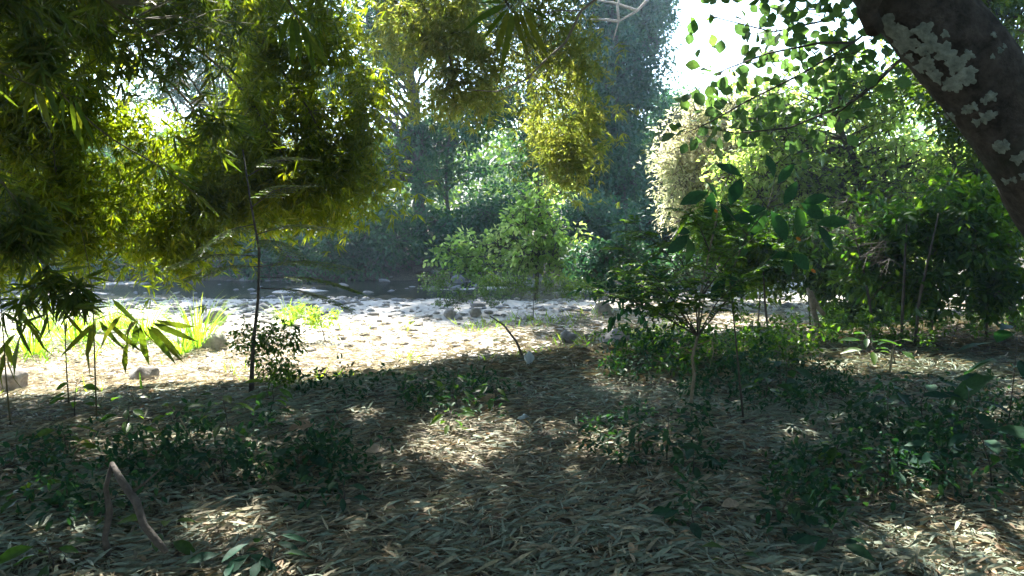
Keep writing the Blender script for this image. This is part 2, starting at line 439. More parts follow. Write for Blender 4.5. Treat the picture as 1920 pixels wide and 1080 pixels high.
# gravel too small to pick apart
V0, F0 = I1
def scatter_rocks(name, n, xr, yr, rr, mat, cond):
    x = rng.uniform(*xr, n); y = yr[0] + (yr[1] - yr[0]) * rng.random(n) ** 1.3
    k = cond(x, y); x, y = x[k], y[k]; z = H(x, y); n = len(x)
    r = rr[0] + (rr[1] - rr[0]) * rng.random(n) ** 3
    sc = np.stack([r * rng.uniform(.8, 1.5, n), r * rng.uniform(.8, 1.4, n), r * rng.uniform(.4, .75, n)], 1)
    a = rng.uniform(0, 6.28, n); ca, sa = np.cos(a), np.sin(a)
    J = 1 + rng.normal(0, .13, (n, len(V0), 1))
    W = V0[None] * J * sc[:, None]
    W = np.stack([W[..., 0] * ca[:, None] - W[..., 1] * sa[:, None], W[..., 0] * sa[:, None] + W[..., 1] * ca[:, None], W[..., 2]], -1)
    W += np.stack([x, y, z + r * .1], 1)[:, None]
    lp = (F0.ravel()[None] + (np.arange(n) * len(V0))[:, None]).ravel()
    o = link(name, mesh_np(name, W.reshape(-1, 3), lp, np.arange(n * len(F0)) * 3, np.repeat(rng.random(n), len(V0)), True, mat))
    return o
g = scatter_rocks('river_gravel', 9000, (-14, 16), (7, 22), (.015, .10), M['stone'], lambda x, y: (y > bank_y(x) + .8 + 6.5 * rng.random(len(x)) ** .6) & (np.abs(x) < y * .72))
tag(g, kind='stuff')
g = scatter_rocks('wet_river_gravel', 2500, (-18, 14), (16, 28), (.04, .14), M['stone_wet'], lambda x, y: (np.abs(x) < y * .72) & (vnoise(x * .8, y * 1.1, 9) > -.05))
tag(g, kind='stuff')

def boulder(px, py, w, h, label, mat='stone', seed=1, squash=1.0, group='boulders along the gravel bank'):
    p = gnd(px, py); k = p[1] / F
    V = rock_verts(I3, seed, .5, 9) * .85 * np.array([w * k / 2, w * k / 2 * .8, h * k / 2 * 1.35]) + np.array([0, 0, h * k * .3])
    me = mesh_np('boulder', V, I3[1].ravel(), np.arange(len(I3[1])) * 3, np.full(len(V), .5), True, M[mat])
    o = link('boulder', me); o.location = p; o.rotation_euler = (0, 0, rng.uniform(-.4, .4)); tag(o, label, 'boulder', group)
    return o
boulder(408, 655, 62, 42, 'rounded brown boulder beside the sunlit grass tuft, with a light top', 'stone', 3)
boulder(400, 602, 66, 32, 'smooth grey boulder at the river edge behind the bright grass', 'stone_wet', 4)
boulder(25, 735, 90, 62, 'big tan boulder at the left end of the sunlit bank', 'stone', 5)
boulder(270, 715, 64, 40, 'dark brown stone behind the splayed young bamboo leaves', 'stone', 6)
boulder(1128, 590, 44, 30, 'round pinkish stone right of the sunlit strip of litter', 'stone', 7)
boulder(1066, 648, 36, 34, 'round grey stone half hidden in shade beyond the white scrap', 'stone_wet', 8)
boulder(842, 597, 32, 24, 'small brown stone at the foot of the feathery sprig', 'stone', 9)
boulder(892, 594, 30, 22, 'tan stone just right of the feathery sprig on the gravel', 'stone', 10)
boulder(1155, 648, 84, 44, 'broad dark boulder in the shade under the pale-stemmed sapling', 'stone_wet', 11)
boulder(862, 534, 34, 22, 'pale stone heaped on the rocks in the middle of the river', 'stone_wet', 12)
boulder(838, 540, 24, 16, 'smaller pale stone next to the heap in the river', 'stone_wet', 13)
boulder(900, 542, 26, 14, 'flat light stone at the downstream end of the river heap', 'stone_wet', 14)
boulder(690, 556, 34, 12, 'flat bright stone lying alone in the shallow water', 'stone', 15)

# drifted log on the far bank
p0, p1 = gnd(775, 514), gnd(838, 510)
lg = root_thing('driftwood_log', 'grey log lying along the far waterline', 'log', p0)
G = Geo(); G.tube([p0 + [0, 0, .12], (p0 + p1) / 2 + [0, 0, .16], p1 + [0, 0, .14]], [.13, .12, .09], 8, wob=.1); G.build('log', M['dead'], lg)

# ------------------------------------------------------------------ bamboo leaf litter
def litter(n, y0, y1, pw, Lr, lift):
    y = y0 + (y1 - y0) * rng.random(n) ** pw
    x = rng.uniform(-1, 1, n) * (y * .70 + .4)
    k = y < bank_y(x) + 3.2 + 5.0 * rng.random(n) + 1.2 * vnoise(x, y, 12)
    x, y = x[k], y[k]; n = len(x)
    z = H(x, y) + rng.random(n) * lift + .004
    a = rng.uniform(0, 2 * math.pi, n)
    # leaves lie in swirls: neighbours share a direction a little
    a = np.where(rng.random(n) < .45, 1.6 * vnoise(x * 2.5, y * 2.5, 4) + rng.normal(0, .5, n), a)
    A = np.stack([np.cos(a), np.sin(a), rng.normal(0, .16, n)], 1)
    N_ = np.stack([rng.normal(0, .38, n), rng.normal(0, .38, n), np.ones(n)], 1)
    L = Lr[0] + (Lr[1] - Lr[0]) * rng.random(n) ** 1.3
    W = L * rng.uniform(.055, .11, n)
    t = np.clip(.5 + .45 * vnoise(x * 1.1, y * 1.1, 11) + rng.normal(0, .3, n), 0, 1) if False else np.where(vnoise(x * .9, y * .9, 11) + rng.normal(0, .6, n) > .1, rng.uniform(0, .28, n), rng.uniform(.25, 1, n))
    return np.stack([x, y, z], 1), A, N_, L, W, t
P, A, N_, L, W, t = litter(76000, 2.6, 8.5, 1.2, (.05, .16), .05)
o = leaves('bamboo_leaf_litter', P, A, N_, L, W, CURL, M['litter'], None, t, 'stuff')
P, A, N_, L, W, t = litter(70000, 7.5, 18.0, 1.15, (.07, .2), .06)
ex = P[:, 1] > shade_y(P[:, 0]) + rng.normal(-.1, .5, len(P))     # past the shade edge the dry straw is lightened to stand in for glare
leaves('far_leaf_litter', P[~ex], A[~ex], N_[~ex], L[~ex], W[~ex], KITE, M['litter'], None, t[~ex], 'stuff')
leaves('glare_leaf_litter', P[ex], A[ex], N_[ex], L[ex], W[ex], KITE, M['glare_straw'], None, rng.random(int(ex.sum())), 'stuff')
P, A, N_, L, W, t = litter(290, 2.9, 5.6, 1.1, (.11, .20), .0)
for j in range(len(P)):
    P[j, 2] = H(P[j, 0], P[j, 1]) + rng.uniform(.035, .07)
    leaf_object('fallen_leaf', 'litter', CURL, M['litter'], P[j], A[j], np.array([N_[j, 0] * .5, N_[j, 1] * .5, 1]), L[j], W[j] * 1.15, ground, int(rng.integers(0, 6)))
# broken small leaves, and dropped twigs among the bamboo leaves
n = 2600; y = 2.7 + 9 * rng.random(n) ** 1.3; x = rng.uniform(-1, 1, n) * (y * .7 + .4); a = rng.uniform(0, 6.28, n)
leaves('broken_leaf_litter', np.stack([x, y, H(x, y) + rng.uniform(.01, .06, n)], 1), np.stack([np.cos(a), np.sin(a), rng.normal(0, .3, n)], 1), rng.normal(0, .5, (n, 3)) + [0, 0, 1],
       rng.uniform(.02, .075, n), rng.uniform(.012, .035, n), OVAL, M['brown_leaf'], None, None, 'stuff')
n = 700; y = 2.7 + 8 * rng.random(n) ** 1.2; x = rng.uniform(-1, 1, n) * (y * .7 + .4); a = rng.uniform(0, 6.28, n); l = rng.uniform(.08, .45, n)
p = np.stack([x, y, H(x, y) + rng.uniform(.02, .06, n)], 1); x2, y2 = x + l * np.cos(a), y + l * np.sin(a)
G = Geo(); G.twigs(p, np.stack([x2, y2, H(x2, y2) + rng.uniform(.02, .08, n)], 1), rng.uniform(.0012, .0035, n)); tag(G.build('fallen_twigs', M['dead']), kind='stuff')
# broad brown dead leaves lying on the litter
for px, py, lpx, lab in ((565, 826, 56, 'curled pinkish-brown dead leaf lying on the litter in front of the dark stem'), (1372, 975, 42, 'small pale dead leaf cupped upward in the shaded litter'),
                         (700, 868, 44, 'greyish dead leaf lying flat among narrow bamboo leaves'), (918, 768, 40, 'tan dead leaf under the dark seedling patch'),
                         (692, 714, 34, 'light brown dead leaf at the edge of the sunlit ground')):
    p = gnd(px, py); Lm = lpx / F * p[1]
    o = leaf_object('dead_leaf', 'dead' + str(px), BROAD, M['brown_leaf'], p + [-.5 * Lm, 0, .07], np.array([1, .25, .25]), np.array([.1, -.5, 1]), Lm, Lm * .6, None, int(rng.integers(6)))
    tag(o, lab, 'dead leaf', 'broad dead leaves on the litter')

# ------------------------------------------------------------------ foliage generators
def sphere_pts(n):
    return unit(rng.normal(size=(n, 3)))
def ell_clumps(ells, dens=1.0):
    """photo ellipses (cx, cy, rx, ry, distance, thickness) -> clump centres"""
    out = []
    for (cx, cy, rx, ry, Y, th) in ells:
        c = at(cx, cy, Y); ax = rx * Y / F; az = ry * Y / F
        n = max(3, int(dens * 7 * (ax * az) ** .5 * 1.6))
        p = sphere_pts(n) * (rng.random((n, 1)) ** .4) * np.array([ax, th, az]) * .86
        out.append(c + p)
    return np.concatenate(out)

def crown_leaves(C, r, sub, per, srad, droop=.3):
    """clumps -> sub clusters -> leaves; returns leaf positions, axes and the sub cluster points"""
    n = len(C); r = np.broadcast_to(r, (n,))
    Sc = (C[:, None] + sphere_pts(n * sub).reshape(n, sub, 3) * (r[:, None, None] * rng.random((n, sub, 1)) ** .45))
    par = np.repeat(np.arange(n), sub); Sf = Sc.reshape(-1, 3)
    m = len(Sf)
    off = sphere_pts(m * per).reshape(m, per, 3)
    P = (Sf[:, None] + off * (srad * rng.random((m, per, 1)) ** .6) * np.array([1, 1, .65])).reshape(-1, 3)
    A = off.reshape(-1, 3) + rng.normal(0, .4, (m * per, 3)) + np.array([0, 0, -droop])
    N_ = rng.normal(0, .45, (m * per, 3)) + np.array([0, 0, 1])
    return P, A, N_, Sf, par

def tree(name, label, cat, base, trunk_pts, r0, C, cr, sub, per, srad, L, wr, tmpl, mat, bark='bark', group=None, droop=.3, twig=None, k=7, limb_r=.25, r1=.3, lit_cut=False):
    base = np.asarray(base, float)
    T = root_thing(name, label, cat, base, group)
    G = Geo(); tp = np.asarray(trunk_pts, float)
    s_ = np.linspace(0, 1, len(tp)); ss = np.linspace(0, 1, max(10, len(tp) * 4))
    tp2 = np.stack([np.interp(ss, s_, tp[:, j]) for j in range(3)], 1)
    for _ in range(2): tp2[1:-1] = (tp2[:-2] + 2 * tp2[1:-1] + tp2[2:]) / 4
    rad = r0 * (1 - (1 - r1) * ss); rad[0] *= 1.35
    tp2[1:-1] += rng.normal(0, r0 * .15, (len(tp2) - 2, 3))
    G.tube(tp2, rad, k, wob=.06)
    G.build('trunk' if r0 > .03 else 'stem', M[bark], T)
    G = Geo()
    P, A, N_, Sf, par = crown_leaves(C, cr, sub, per, srad, droop)
    used = {}
    for j, c in enumerate(C):
        # limb leaves the trunk below the clump it carries
        dz = tp2[:, 2] - (c[2] - .35 * np.linalg.norm(c - tp2[-1]) * .8)
        d = np.linalg.norm(tp2 - c, axis=1) * .5 + np.abs(dz)
        i0 = int(np.argmin(d[len(tp2)//4:])) + len(tp2)//4
        a = tp2[i0]
        mid = (a + c) / 2 + rng.normal(0, .06, 3) * np.linalg.norm(c - a) + np.array([0, 0, .06]) * np.linalg.norm(c - a)
        rr = min(rad[i0] * .5, r0 * limb_r)
        q = [a, a * .55 + mid * .45 + rng.normal(0, .02, 3), mid, mid * .5 + c * .5 + rng.normal(0, .03, 3) * np.linalg.norm(c - a), c]
        G.tube(q, [rr, rr * .8, rr * .6, rr * .45, rr * .3], 5)
    tw = twig if twig is not None else r0 * .05
    G.twigs(C[par], Sf, tw)
    G.build('branches', M[bark], T)
    n = len(P)
    t = np.clip(rng.normal(.45, .25, n) + .2 * np.sin(P[:, 0] * 1.7 + P[:, 2] * 2.1), 0, 1)
    keep = ~in_spots(P)
    if lit_cut: keep &= ~in_beam(P)
    ll = L * rng.uniform(.65, 1.25, n)
    leaves('crown', P[keep], A[keep], N_[keep], ll[keep], ll[keep] * wr, tmpl, M[mat], T, t[keep])
    return T

def trunk_px(pts, Y):
    out = [at(px, py, Y) for px, py in pts]
    g = H(out[0][0], out[0][1]); out[0][2] = g - .1
    return out

# ------------------------------------------------------------------ far bank trees
def far_tree(label, trunk, Y, r0, ells, mat='far', dens=1.0, sub=9, per=26, cr=1.0, srad=.42, L=.19, wr=.55, bark='bark', name='river_tree', cat='tree', group='trees on the far bank', tmpl=KITE, r1=.3):
    tp = trunk_px(trunk, Y)
    C = ell_clumps(ells, dens)
    return tree(name, label, cat, [tp[0][0], tp[0][1], tp[0][2]], tp, r0, C, cr, sub, per, srad, L, wr, tmpl, mat, bark, group, twig=.02, r1=r1, lit_cut=True)

far_tree('tall tree with a straight dark trunk showing under the yellow-green bamboo gap', [(790, 500), (786, 380), (784, 260), (770, 120), (760, -60), (760, -250)], 30, .27,
         [(650, 150, 110, 130, 30, 2), (740, 40, 120, 90, 30, 2), (700, 300, 100, 60, 30, 1.5), (800, 250, 70, 40, 30, 1.5), (770, -100, 160, 90, 30, 2), (760, -300, 190, 130, 30, 2.5), (850, 60, 60, 50, 31, 2)], dens=1.0)
far_tree('slender tree with a thin forked trunk beside the thick dark one', [(842, 500), (840, 400), (836, 300), (850, 180)], 29, .10,
         [(850, 330, 60, 40, 29, 1), (850, 250, 70, 40, 29, 1.2), (900, 200, 60, 50, 29, 1.2)], dens=.8, sub=7)
far_tree('tree leaning in behind the yellow-green hanging bamboo', [(1026, 500), (1020, 400), (1010, 280), (985, 100), (1000, -60)], 31, .24,
         [(1010, 300, 70, 60, 31, 1.2), (960, 190, 70, 50, 31, 1.5), (1040, 90, 80, 80, 31, 2), (930, 20, 80, 60, 31, 2), (1000, -100, 140, 80, 31, 2)], dens=.9)
far_tree('tall vine-draped blue-green tree standing left of the white sky gap', [(1165, 490), (1160, 350), (1150, 180), (1155, 20), (1160, -80)], 32, .35,
         [(1135, 120, 70, 90, 32, 2.5), (1150, 230, 62, 70, 32, 2), (1135, 20, 70, 60, 32, 2), (1205, 60, 36, 70, 32, 1.5), (1160, 330, 75, 60, 32, 2), (1130, -90, 120, 80, 32, 2.5), (1225, 20, 26, 40, 32, 1), (1095, 210, 40, 50, 32, 1), (1195, 160, 34, 36, 32, 1), (1110, 330, 60, 40, 32, 1.5)], 'far2', dens=1.3, sub=11)
far_tree('shorter vine-hung blue-green tree right of the tallest one, under the sky gap', [(1262, 480), (1258, 360), (1262, 240)], 34, .25,
         [(1262, 225, 44, 50, 34, 2), (1235, 310, 50, 60, 34, 2), (1285, 310, 50, 80, 34, 2), (1240, 390, 70, 50, 34, 2)], 'far2', dens=2.0, sub=11)
far_tree('dark leafy tree behind the left bamboo curtain', [(420, 500), (430, 350), (440, 150), (440, -200)], 31, .3,
         [(420, 150, 190, 120, 31, 2), (350, 330, 200, 90, 31, 2), (540, 380, 120, 60, 31, 2), (430, 0, 240, 100, 32, 2), (440, -250, 240, 140, 32, 2.5)], dens=1.2)
far_tree('dark tree farthest left on the far bank, seen through bamboo', [(80, 520), (90, 350), (100, 150), (100, -200)], 30, .3,
         [(60, 250, 180, 140, 30, 2), (130, 420, 200, 70, 30, 2), (60, 40, 150, 90, 31, 2), (60, -240, 220, 140, 31, 2.5)], dens=1.1)
# shrubs under them
shr = [((610, 455, 80, 45, 27.5, 1.2), 'low dark shrub under the left end of the far trees'), ((720, 440, 70, 50, 27.5, 1.2), 'dense dark shrub at the foot of the straight trunk'),
       ((850, 435, 70, 45, 28, 1.2), 'dark shrub between the two thin far trunks'), ((930, 400, 60, 40, 29, 1.2), 'shrub rising behind the sunlit young tree'),
       ((1110, 420, 70, 55, 27, 1.3), 'blue-green shrub beneath the vine-draped tree'), ((1220, 430, 70, 50, 26, 1.3), 'broad dark shrub below the sky gap'),
       ((470, 470, 90, 50, 28, 1.3), 'dark thicket shrub behind the low tip of the bamboo'), ((300, 480, 110, 50, 28, 1.3), 'dark thicket shrub behind the bright drooping bamboo tip'),
       ((110, 490, 110, 50, 28, 1.3), 'dark thicket shrub at the far left waterline')]
for e, lab in shr:
    e = (e[0], e[1] + 14, e[2] * 1.1, e[3] * 1.2, e[4] - .6, e[5])
    far_tree(lab, [(e[0], e[1] + e[3] + 4), (e[0] + 5, e[1]), (e[0], e[1] - e[3] * .5)], e[4], .06, [e], 'far2' if e[0] > 1000 else 'far', dens=2.2, sub=8, per=24, cr=.7, srad=.4, L=.17, name='bank_shrub', cat='shrub', group='shrubs along the far bank')
# distant wood, pale in the sun, and wooded hillside
P_ = []
for _ in range(560):
    y = rng.uniform(38, 70); x = rng.uniform(-.75, .75) * y
    P_.append([x, y, H(x, y) + rng.uniform(.5, 5.0)])
C = np.array(P_); P, A, N_, Sf, par = crown_leaves(C, 2.0, 9, 13, .9)
leaves('distant_wood', P, A, N_, .42, .26, KITE, M['mid'], None, None, 'stuff')

for e, lab in [((1330, 440, 90, 40, 25, 1.2), 'shrub behind the foot of the pale dry bush'), ((1450, 430, 110, 50, 26, 1.3), 'green shrub far behind the right saplings'), ((1590, 420, 110, 55, 26, 1.3), 'rounded shrub at the far edge of the sunlit gravel'),
               ((1730, 410, 110, 60, 25, 1.3), 'tall shrub beyond the gravel near the leaning trunk'), ((1880, 420, 110, 60, 24, 1.3), 'shrub beyond the gravel at the far right'), ((1300, 400, 60, 40, 27, 1), 'shrub under the shorter vine-hung tree')]:
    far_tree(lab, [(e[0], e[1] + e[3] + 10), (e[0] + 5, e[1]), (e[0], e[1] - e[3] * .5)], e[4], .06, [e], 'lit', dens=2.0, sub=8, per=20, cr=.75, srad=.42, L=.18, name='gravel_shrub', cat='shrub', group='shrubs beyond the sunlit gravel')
# ------------------------------------------------------------------ middle distance
far_tree('young tree with sunlit yellow-green leaves on the near river margin', [(1005, 515), (1008, 450), (1012, 380), (1010, 340)], 20, .06,
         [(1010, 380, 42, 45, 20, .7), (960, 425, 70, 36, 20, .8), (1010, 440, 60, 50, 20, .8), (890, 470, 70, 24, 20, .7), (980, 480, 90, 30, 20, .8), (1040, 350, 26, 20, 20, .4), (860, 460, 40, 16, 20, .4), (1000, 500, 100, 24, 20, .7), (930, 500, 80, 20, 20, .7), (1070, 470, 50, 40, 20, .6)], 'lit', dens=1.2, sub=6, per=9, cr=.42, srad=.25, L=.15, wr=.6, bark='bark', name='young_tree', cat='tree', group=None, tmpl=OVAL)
far_tree('blue-green glossy shrub right of the sunlit young tree', [(1185, 540), (1180, 500), (1170, 460)], 17, .05,
         [(1150, 485, 90, 28, 17, .6), (1240, 500, 70, 26, 17, .6), (1110, 510, 50, 16, 17, .5)], 'far2', dens=2.2, sub=7, per=10, cr=.3, srad=.2, L=.13, wr=.5, name='glossy_shrub', cat='shrub', group=None, tmpl=OVAL)
far_tree('pale dry leafy bush glowing in full sun at the edge of the sky gap', [(1350, 520), (1345, 430), (1340, 330)], 19, .07,
         [(1330, 280, 90, 90, 19, .4), (1280, 350, 50, 44, 19, .3), (1420, 220, 90, 60, 19, .4), (1390, 340, 80, 50, 19, .3), (1480, 290, 70, 60, 18.7, .3), (1320, 400, 80, 36, 19, .3), (1420, 400, 80, 36, 19, .3), (1380, 230, 90, 50, 19.3, .35), (1270, 310, 36, 50, 19, .6)], 'dry', dens=3.0, sub=8, per=12, cr=.5, srad=.3, L=.13, wr=.35, bark='bark_pale', name='dry_bush', cat='bush', group=None)
far_tree('broad sunlit yellow-green tree behind the leaning trunk', [(1640, 540), (1630, 420), (1600, 300), (1560, 200)], 17, .14,
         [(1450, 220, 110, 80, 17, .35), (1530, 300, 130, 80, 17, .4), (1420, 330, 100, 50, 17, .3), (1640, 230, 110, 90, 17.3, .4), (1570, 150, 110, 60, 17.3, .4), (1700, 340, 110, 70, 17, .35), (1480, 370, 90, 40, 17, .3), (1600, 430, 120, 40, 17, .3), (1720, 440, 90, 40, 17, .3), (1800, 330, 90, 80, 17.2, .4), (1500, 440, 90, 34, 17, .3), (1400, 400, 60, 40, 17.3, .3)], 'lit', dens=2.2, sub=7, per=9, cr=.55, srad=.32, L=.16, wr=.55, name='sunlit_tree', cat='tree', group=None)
far_tree('dense green tree behind the leaning trunk at the right edge', [(1830, 560), (1840, 420), (1850, 200)], 15, .13,
         [(1830, 380, 110, 90, 15, 1), (1850, 200, 130, 130, 15, 1), (1760, 120, 80, 90, 16, 1), (1850, 20, 140, 90, 16, 1)], 'mid', dens=2.0, sub=9, per=18, cr=.55, srad=.3, L=.15, wr=.5, name='edge_tree', cat='tree', group=None)
# understory saplings, right half
sap = [
 (1640, 640, 11, .022, [(1600, 430, 90, 55, 11, .6), (1660, 500, 80, 45, 11, .6)], 'mid-green sapling with a bare thin stem standing before the sunlit gravel'),
 (1745, 640, 10.5, .02, [(1740, 440, 80, 70, 10.5, .6), (1720, 530, 60, 36, 10.5, .5)], 'dark sapling with several thin leaning stems near the right edge'),
 (1520, 620, 10, .02, [(1500, 450, 90, 50, 10, .6), (1560, 520, 60, 30, 10, .4)], 'leafy dark sapling left of the bare forked stump'),
 (1420, 610, 9.5, .018, [(1420, 500, 80, 40, 9.5, .5), (1360, 440, 70, 40, 9.5, .5)], 'sapling with flat leaf layers over the bright gravel strip'),
 (1850, 640, 9, .02, [(1840, 430, 80, 80, 9, .5), (1880, 540, 60, 50, 9, .5)], 'dark sapling standing under the leaning trunk'),
 (1230, 660, 9, .02, [(1180, 545, 100, 18, 9, .5), (1200, 655, 90, 24, 9, .4)], 'dark spreading shrub over the broad shaded boulder'),
 (1660, 610, 12, .02, [(1660, 560, 60, 34, 12, .4), (1600, 600, 60, 22, 12, .4)], 'low sapling with a yellow-tinged top in the right thicket'),
]
for px, py, Y, r0, es, lab in sap:
    g0 = gnd(px, py); sc = g0[1] / Y
    top = es[0]
    tp = [g0 - [0, 0, .05], at((px + top[0]) / 2 + 6, (py + top[1]) / 2, g0[1]), at(top[0], top[1], g0[1])]
    C = ell_clumps([(a, b, c * 1.1, d * 1.15, g0[1], f * 1.3) for a, b, c, d, _, f in es], 5.5 if py < 630 else (1.7 if px == 1230 else 4.0))
    tree('sapling', lab, 'sapling', g0, tp, r0, C, .3, 7, 13, .17, .115, .48, OVAL, 'teal' if px == 1230 else 'sap', 'bark', 'saplings in the right thicket', twig=.003, k=6)  # one sapling gets the darker leaf in place of canopy shade
    # more stems of the same clump
for j, (px, py, tx, ty) in enumerate(((1690, 650, 1700, 420), (1715, 655, 1760, 400), (1900, 620, 1890, 420), (1440, 620, 1430, 480))):
    g0 = gnd(px, py); e = at(tx, ty, g0[1])
    T = root_thing('bare_stem', ['thin straight dark stem among the right saplings', 'thin dark stem slanting right among the right saplings', 'thick dark upright stem at the right edge below the leaning trunk', 'thin dark stem crossing the bright gravel strip'][j], 'stem', g0, 'bare stems in the right thicket')
    G = Geo(); G.tube([g0, g0 * .6 + e * .4 + rng.normal(0, .02, 3), e], [.018 if j < 2 else .022] * 2 + [.008], 6) if j != 2 else G.tube([g0, g0 * .6 + e * .4, e], [.06, .05, .05], 8, wob=.05)
    G.build('stem', M['bark'], T)

# foreground sapling with a pale crooked stem, feathery layered leaves
g0 = gnd(1298, 800); Y0 = g0[1]
T = root_thing('pale_stemmed_sapling', 'foreground sapling with a crooked pale stem and layered feathery leaves', 'sapling', g0)
sp = [at(x, y, Y0) for x, y in ((1298, 800), (1296, 750), (1302, 700), (1298, 670), (1308, 630), (1312, 560), (1330, 470), (1345, 400))]; sp[0] = g0
G = Geo(); G.tube(sp, np.linspace(.015, .006, 8), 7, wob=.1); G.tube([at(1306, 648, Y0), at(1335, 636, Y0 - .1), at(1338, 660, Y0 - .1), at(1330, 690, Y0 - .15)], [.006, .005, .004, .002], 5)
G.build('stem', M['bark_pale'], T)
def feather(T, A0, B0, n_side, fl, mat, tmpl=OVAL, lw=.4):
    """rachises from A0 to B0 with paired leaflets"""
    Ps, As, Ns = [], [], []
    for a, b in zip(A0, B0):
        d = b - a; ln = np.linalg.norm(d); d = d / ln; side = unit(np.cross(d, [0, 0, 1.])); 
        for q in np.linspace(.15, 1, n_side):
            p = a + d * ln * q - np.array([0, 0, .12 * ln * q * q])
            for s in (-1, 1):
                Ps.append(p); As.append(side * s + d * .6 + rng.normal(0, .12, 3) + [0, 0, -.15]); Ns.append([rng.normal(0, .2), rng.normal(0, .2), 1])
    Ps, As, Ns = map(np.array, (Ps, As, Ns)); L = fl * rng.uniform(.8, 1.2, len(Ps))
    return Ps, As, Ns, L
nodes = []
G = Geo(); A0, B0 = [], []
for (ex, ey, dY) in ((1210, 520, .3), (1180, 470, -.2), (1240, 440, .4), (1290, 400, -.4), (1360, 380, .3), (1420, 440, -.3), (1430, 500, .3), (1380, 530, -.4), (1260, 560, -.2), (1120, 545, .1), (1340, 470, .5), (1460, 470, 0), (1240, 590, .3), (1390, 420, .6), (1190, 420, .4), (1150, 500, .5), (1300, 500, -.5)):
    i0 = int(np.clip(6 - (ey - 400) / 60, 4, 7)); a = np.array(sp[i0]); e = at(ex, ey, Y0 + dY)
    mid = (a + e) / 2 + [0, 0, .05]
    G.tube([a, mid, e], [.006, .004, .002], 5)
    for q in np.linspace(.4, 1, 5):
        c = a + (e - a) * q + [0, 0, .05 * math.sin(q * 3.1)]
        for _ in range(3):
            d = unit(rng.normal(size=3) * [1, 1, .28] + .35 * unit(e - a)); A0.append(c); B0.append(c + d * rng.uniform(.12, .26))
A0, B0 = np.array(A0), np.array(B0); G.twigs(A0, B0, .0018); G.build('branches', M['bark'], T)
Ps, As, Ns, L = feather(T, A0, B0, 8, .05, 'sap')
leaves('crown', Ps, As, Ns, L, L * .42, OVAL, M['sap'], T)

# near branch with large dark leaves, each a part
T = root_thing('large_leaved_sapling', 'slim sapling with big dark hanging leaves in front of the bright bush', 'sapling', gnd(1395, 800))
g0 = np.array(T['_o']); Yb = g0[1]
Bp = [g0, at(1378, 620, Yb), at(1368, 520, Yb), at(1400, 440, Yb), at(1440, 390, Yb), at(1455, 330, Yb)]
G = Geo(); G.tube(Bp, [.009, .007, .006, .005, .004, .002], 6)
spr = [(1400, 440, 1330, 360), (1440, 390, 1500, 380), (1400, 440, 1480, 470), (1440, 390, 1390, 330), (1362, 520, 1290, 440), (1480, 470, 1530, 420)]
for a, b, c, d in spr: G.tube([at(a, b, Yb), at((a + c) / 2, (b + d) / 2 - 4, Yb + .03), at(c, d, Yb + .06)], [.004, .003, .002], 5)
G.build('stem', M['bark'], T)
for (x, y, ang, ln) in ((1330, 360, 200, 60), (1335, 358, 260, 55), (1350, 380, 300, 60), (1500, 380, 330, 60), (1505, 382, 20, 50), (1495, 385, 280, 62), (1480, 470, 215, 55), (1482, 470, 320, 60), (1478, 468, 260, 50), (1440, 392, 235, 62),
                        (1445, 395, 300, 66), (1438, 390, 190, 50), (1450, 335, 100, 50), (1458, 345, 60, 48), (1392, 332, 150, 55), (1390, 335, 240, 60), (1292, 440, 220, 55), (1290, 442, 280, 58), (1295, 436, 170, 45), (1400, 440, 250, 60), (1405, 436, 330, 50),
                        (1530, 420, 10, 60), (1532, 422, 300, 60), (1362, 520, 240, 55), (1364, 515, 310, 60), (1420, 415, 170, 55), (1470, 385, 70, 50), (1345, 372, 120, 40)):
    p = at(x, y, Yb + rng.uniform(-.08, .12)); d = np.array([math.cos(R(ang)), rng.uniform(-.5, .2), math.sin(R(ang))]); Lm = ln / F * Yb * .98
    leaf_object('leaf', 'broad', BROAD, M['teal'], p, d, np.array([rng.normal(0, .4), -1, .6]), Lm, Lm * .46, T, int(rng.integers(6)))
for (x, y) in ((1336, 392), (1492, 445), (1520, 505)):
    o = leaf_object('leaf', 'broad', OVAL, M['orange_leaf'], at(x, y, Yb), np.array([.5, 0, -.3]), np.array([.1, -1, .5]), .05, .03, T, 1)
    o['label'] = 'small withered orange leaf'

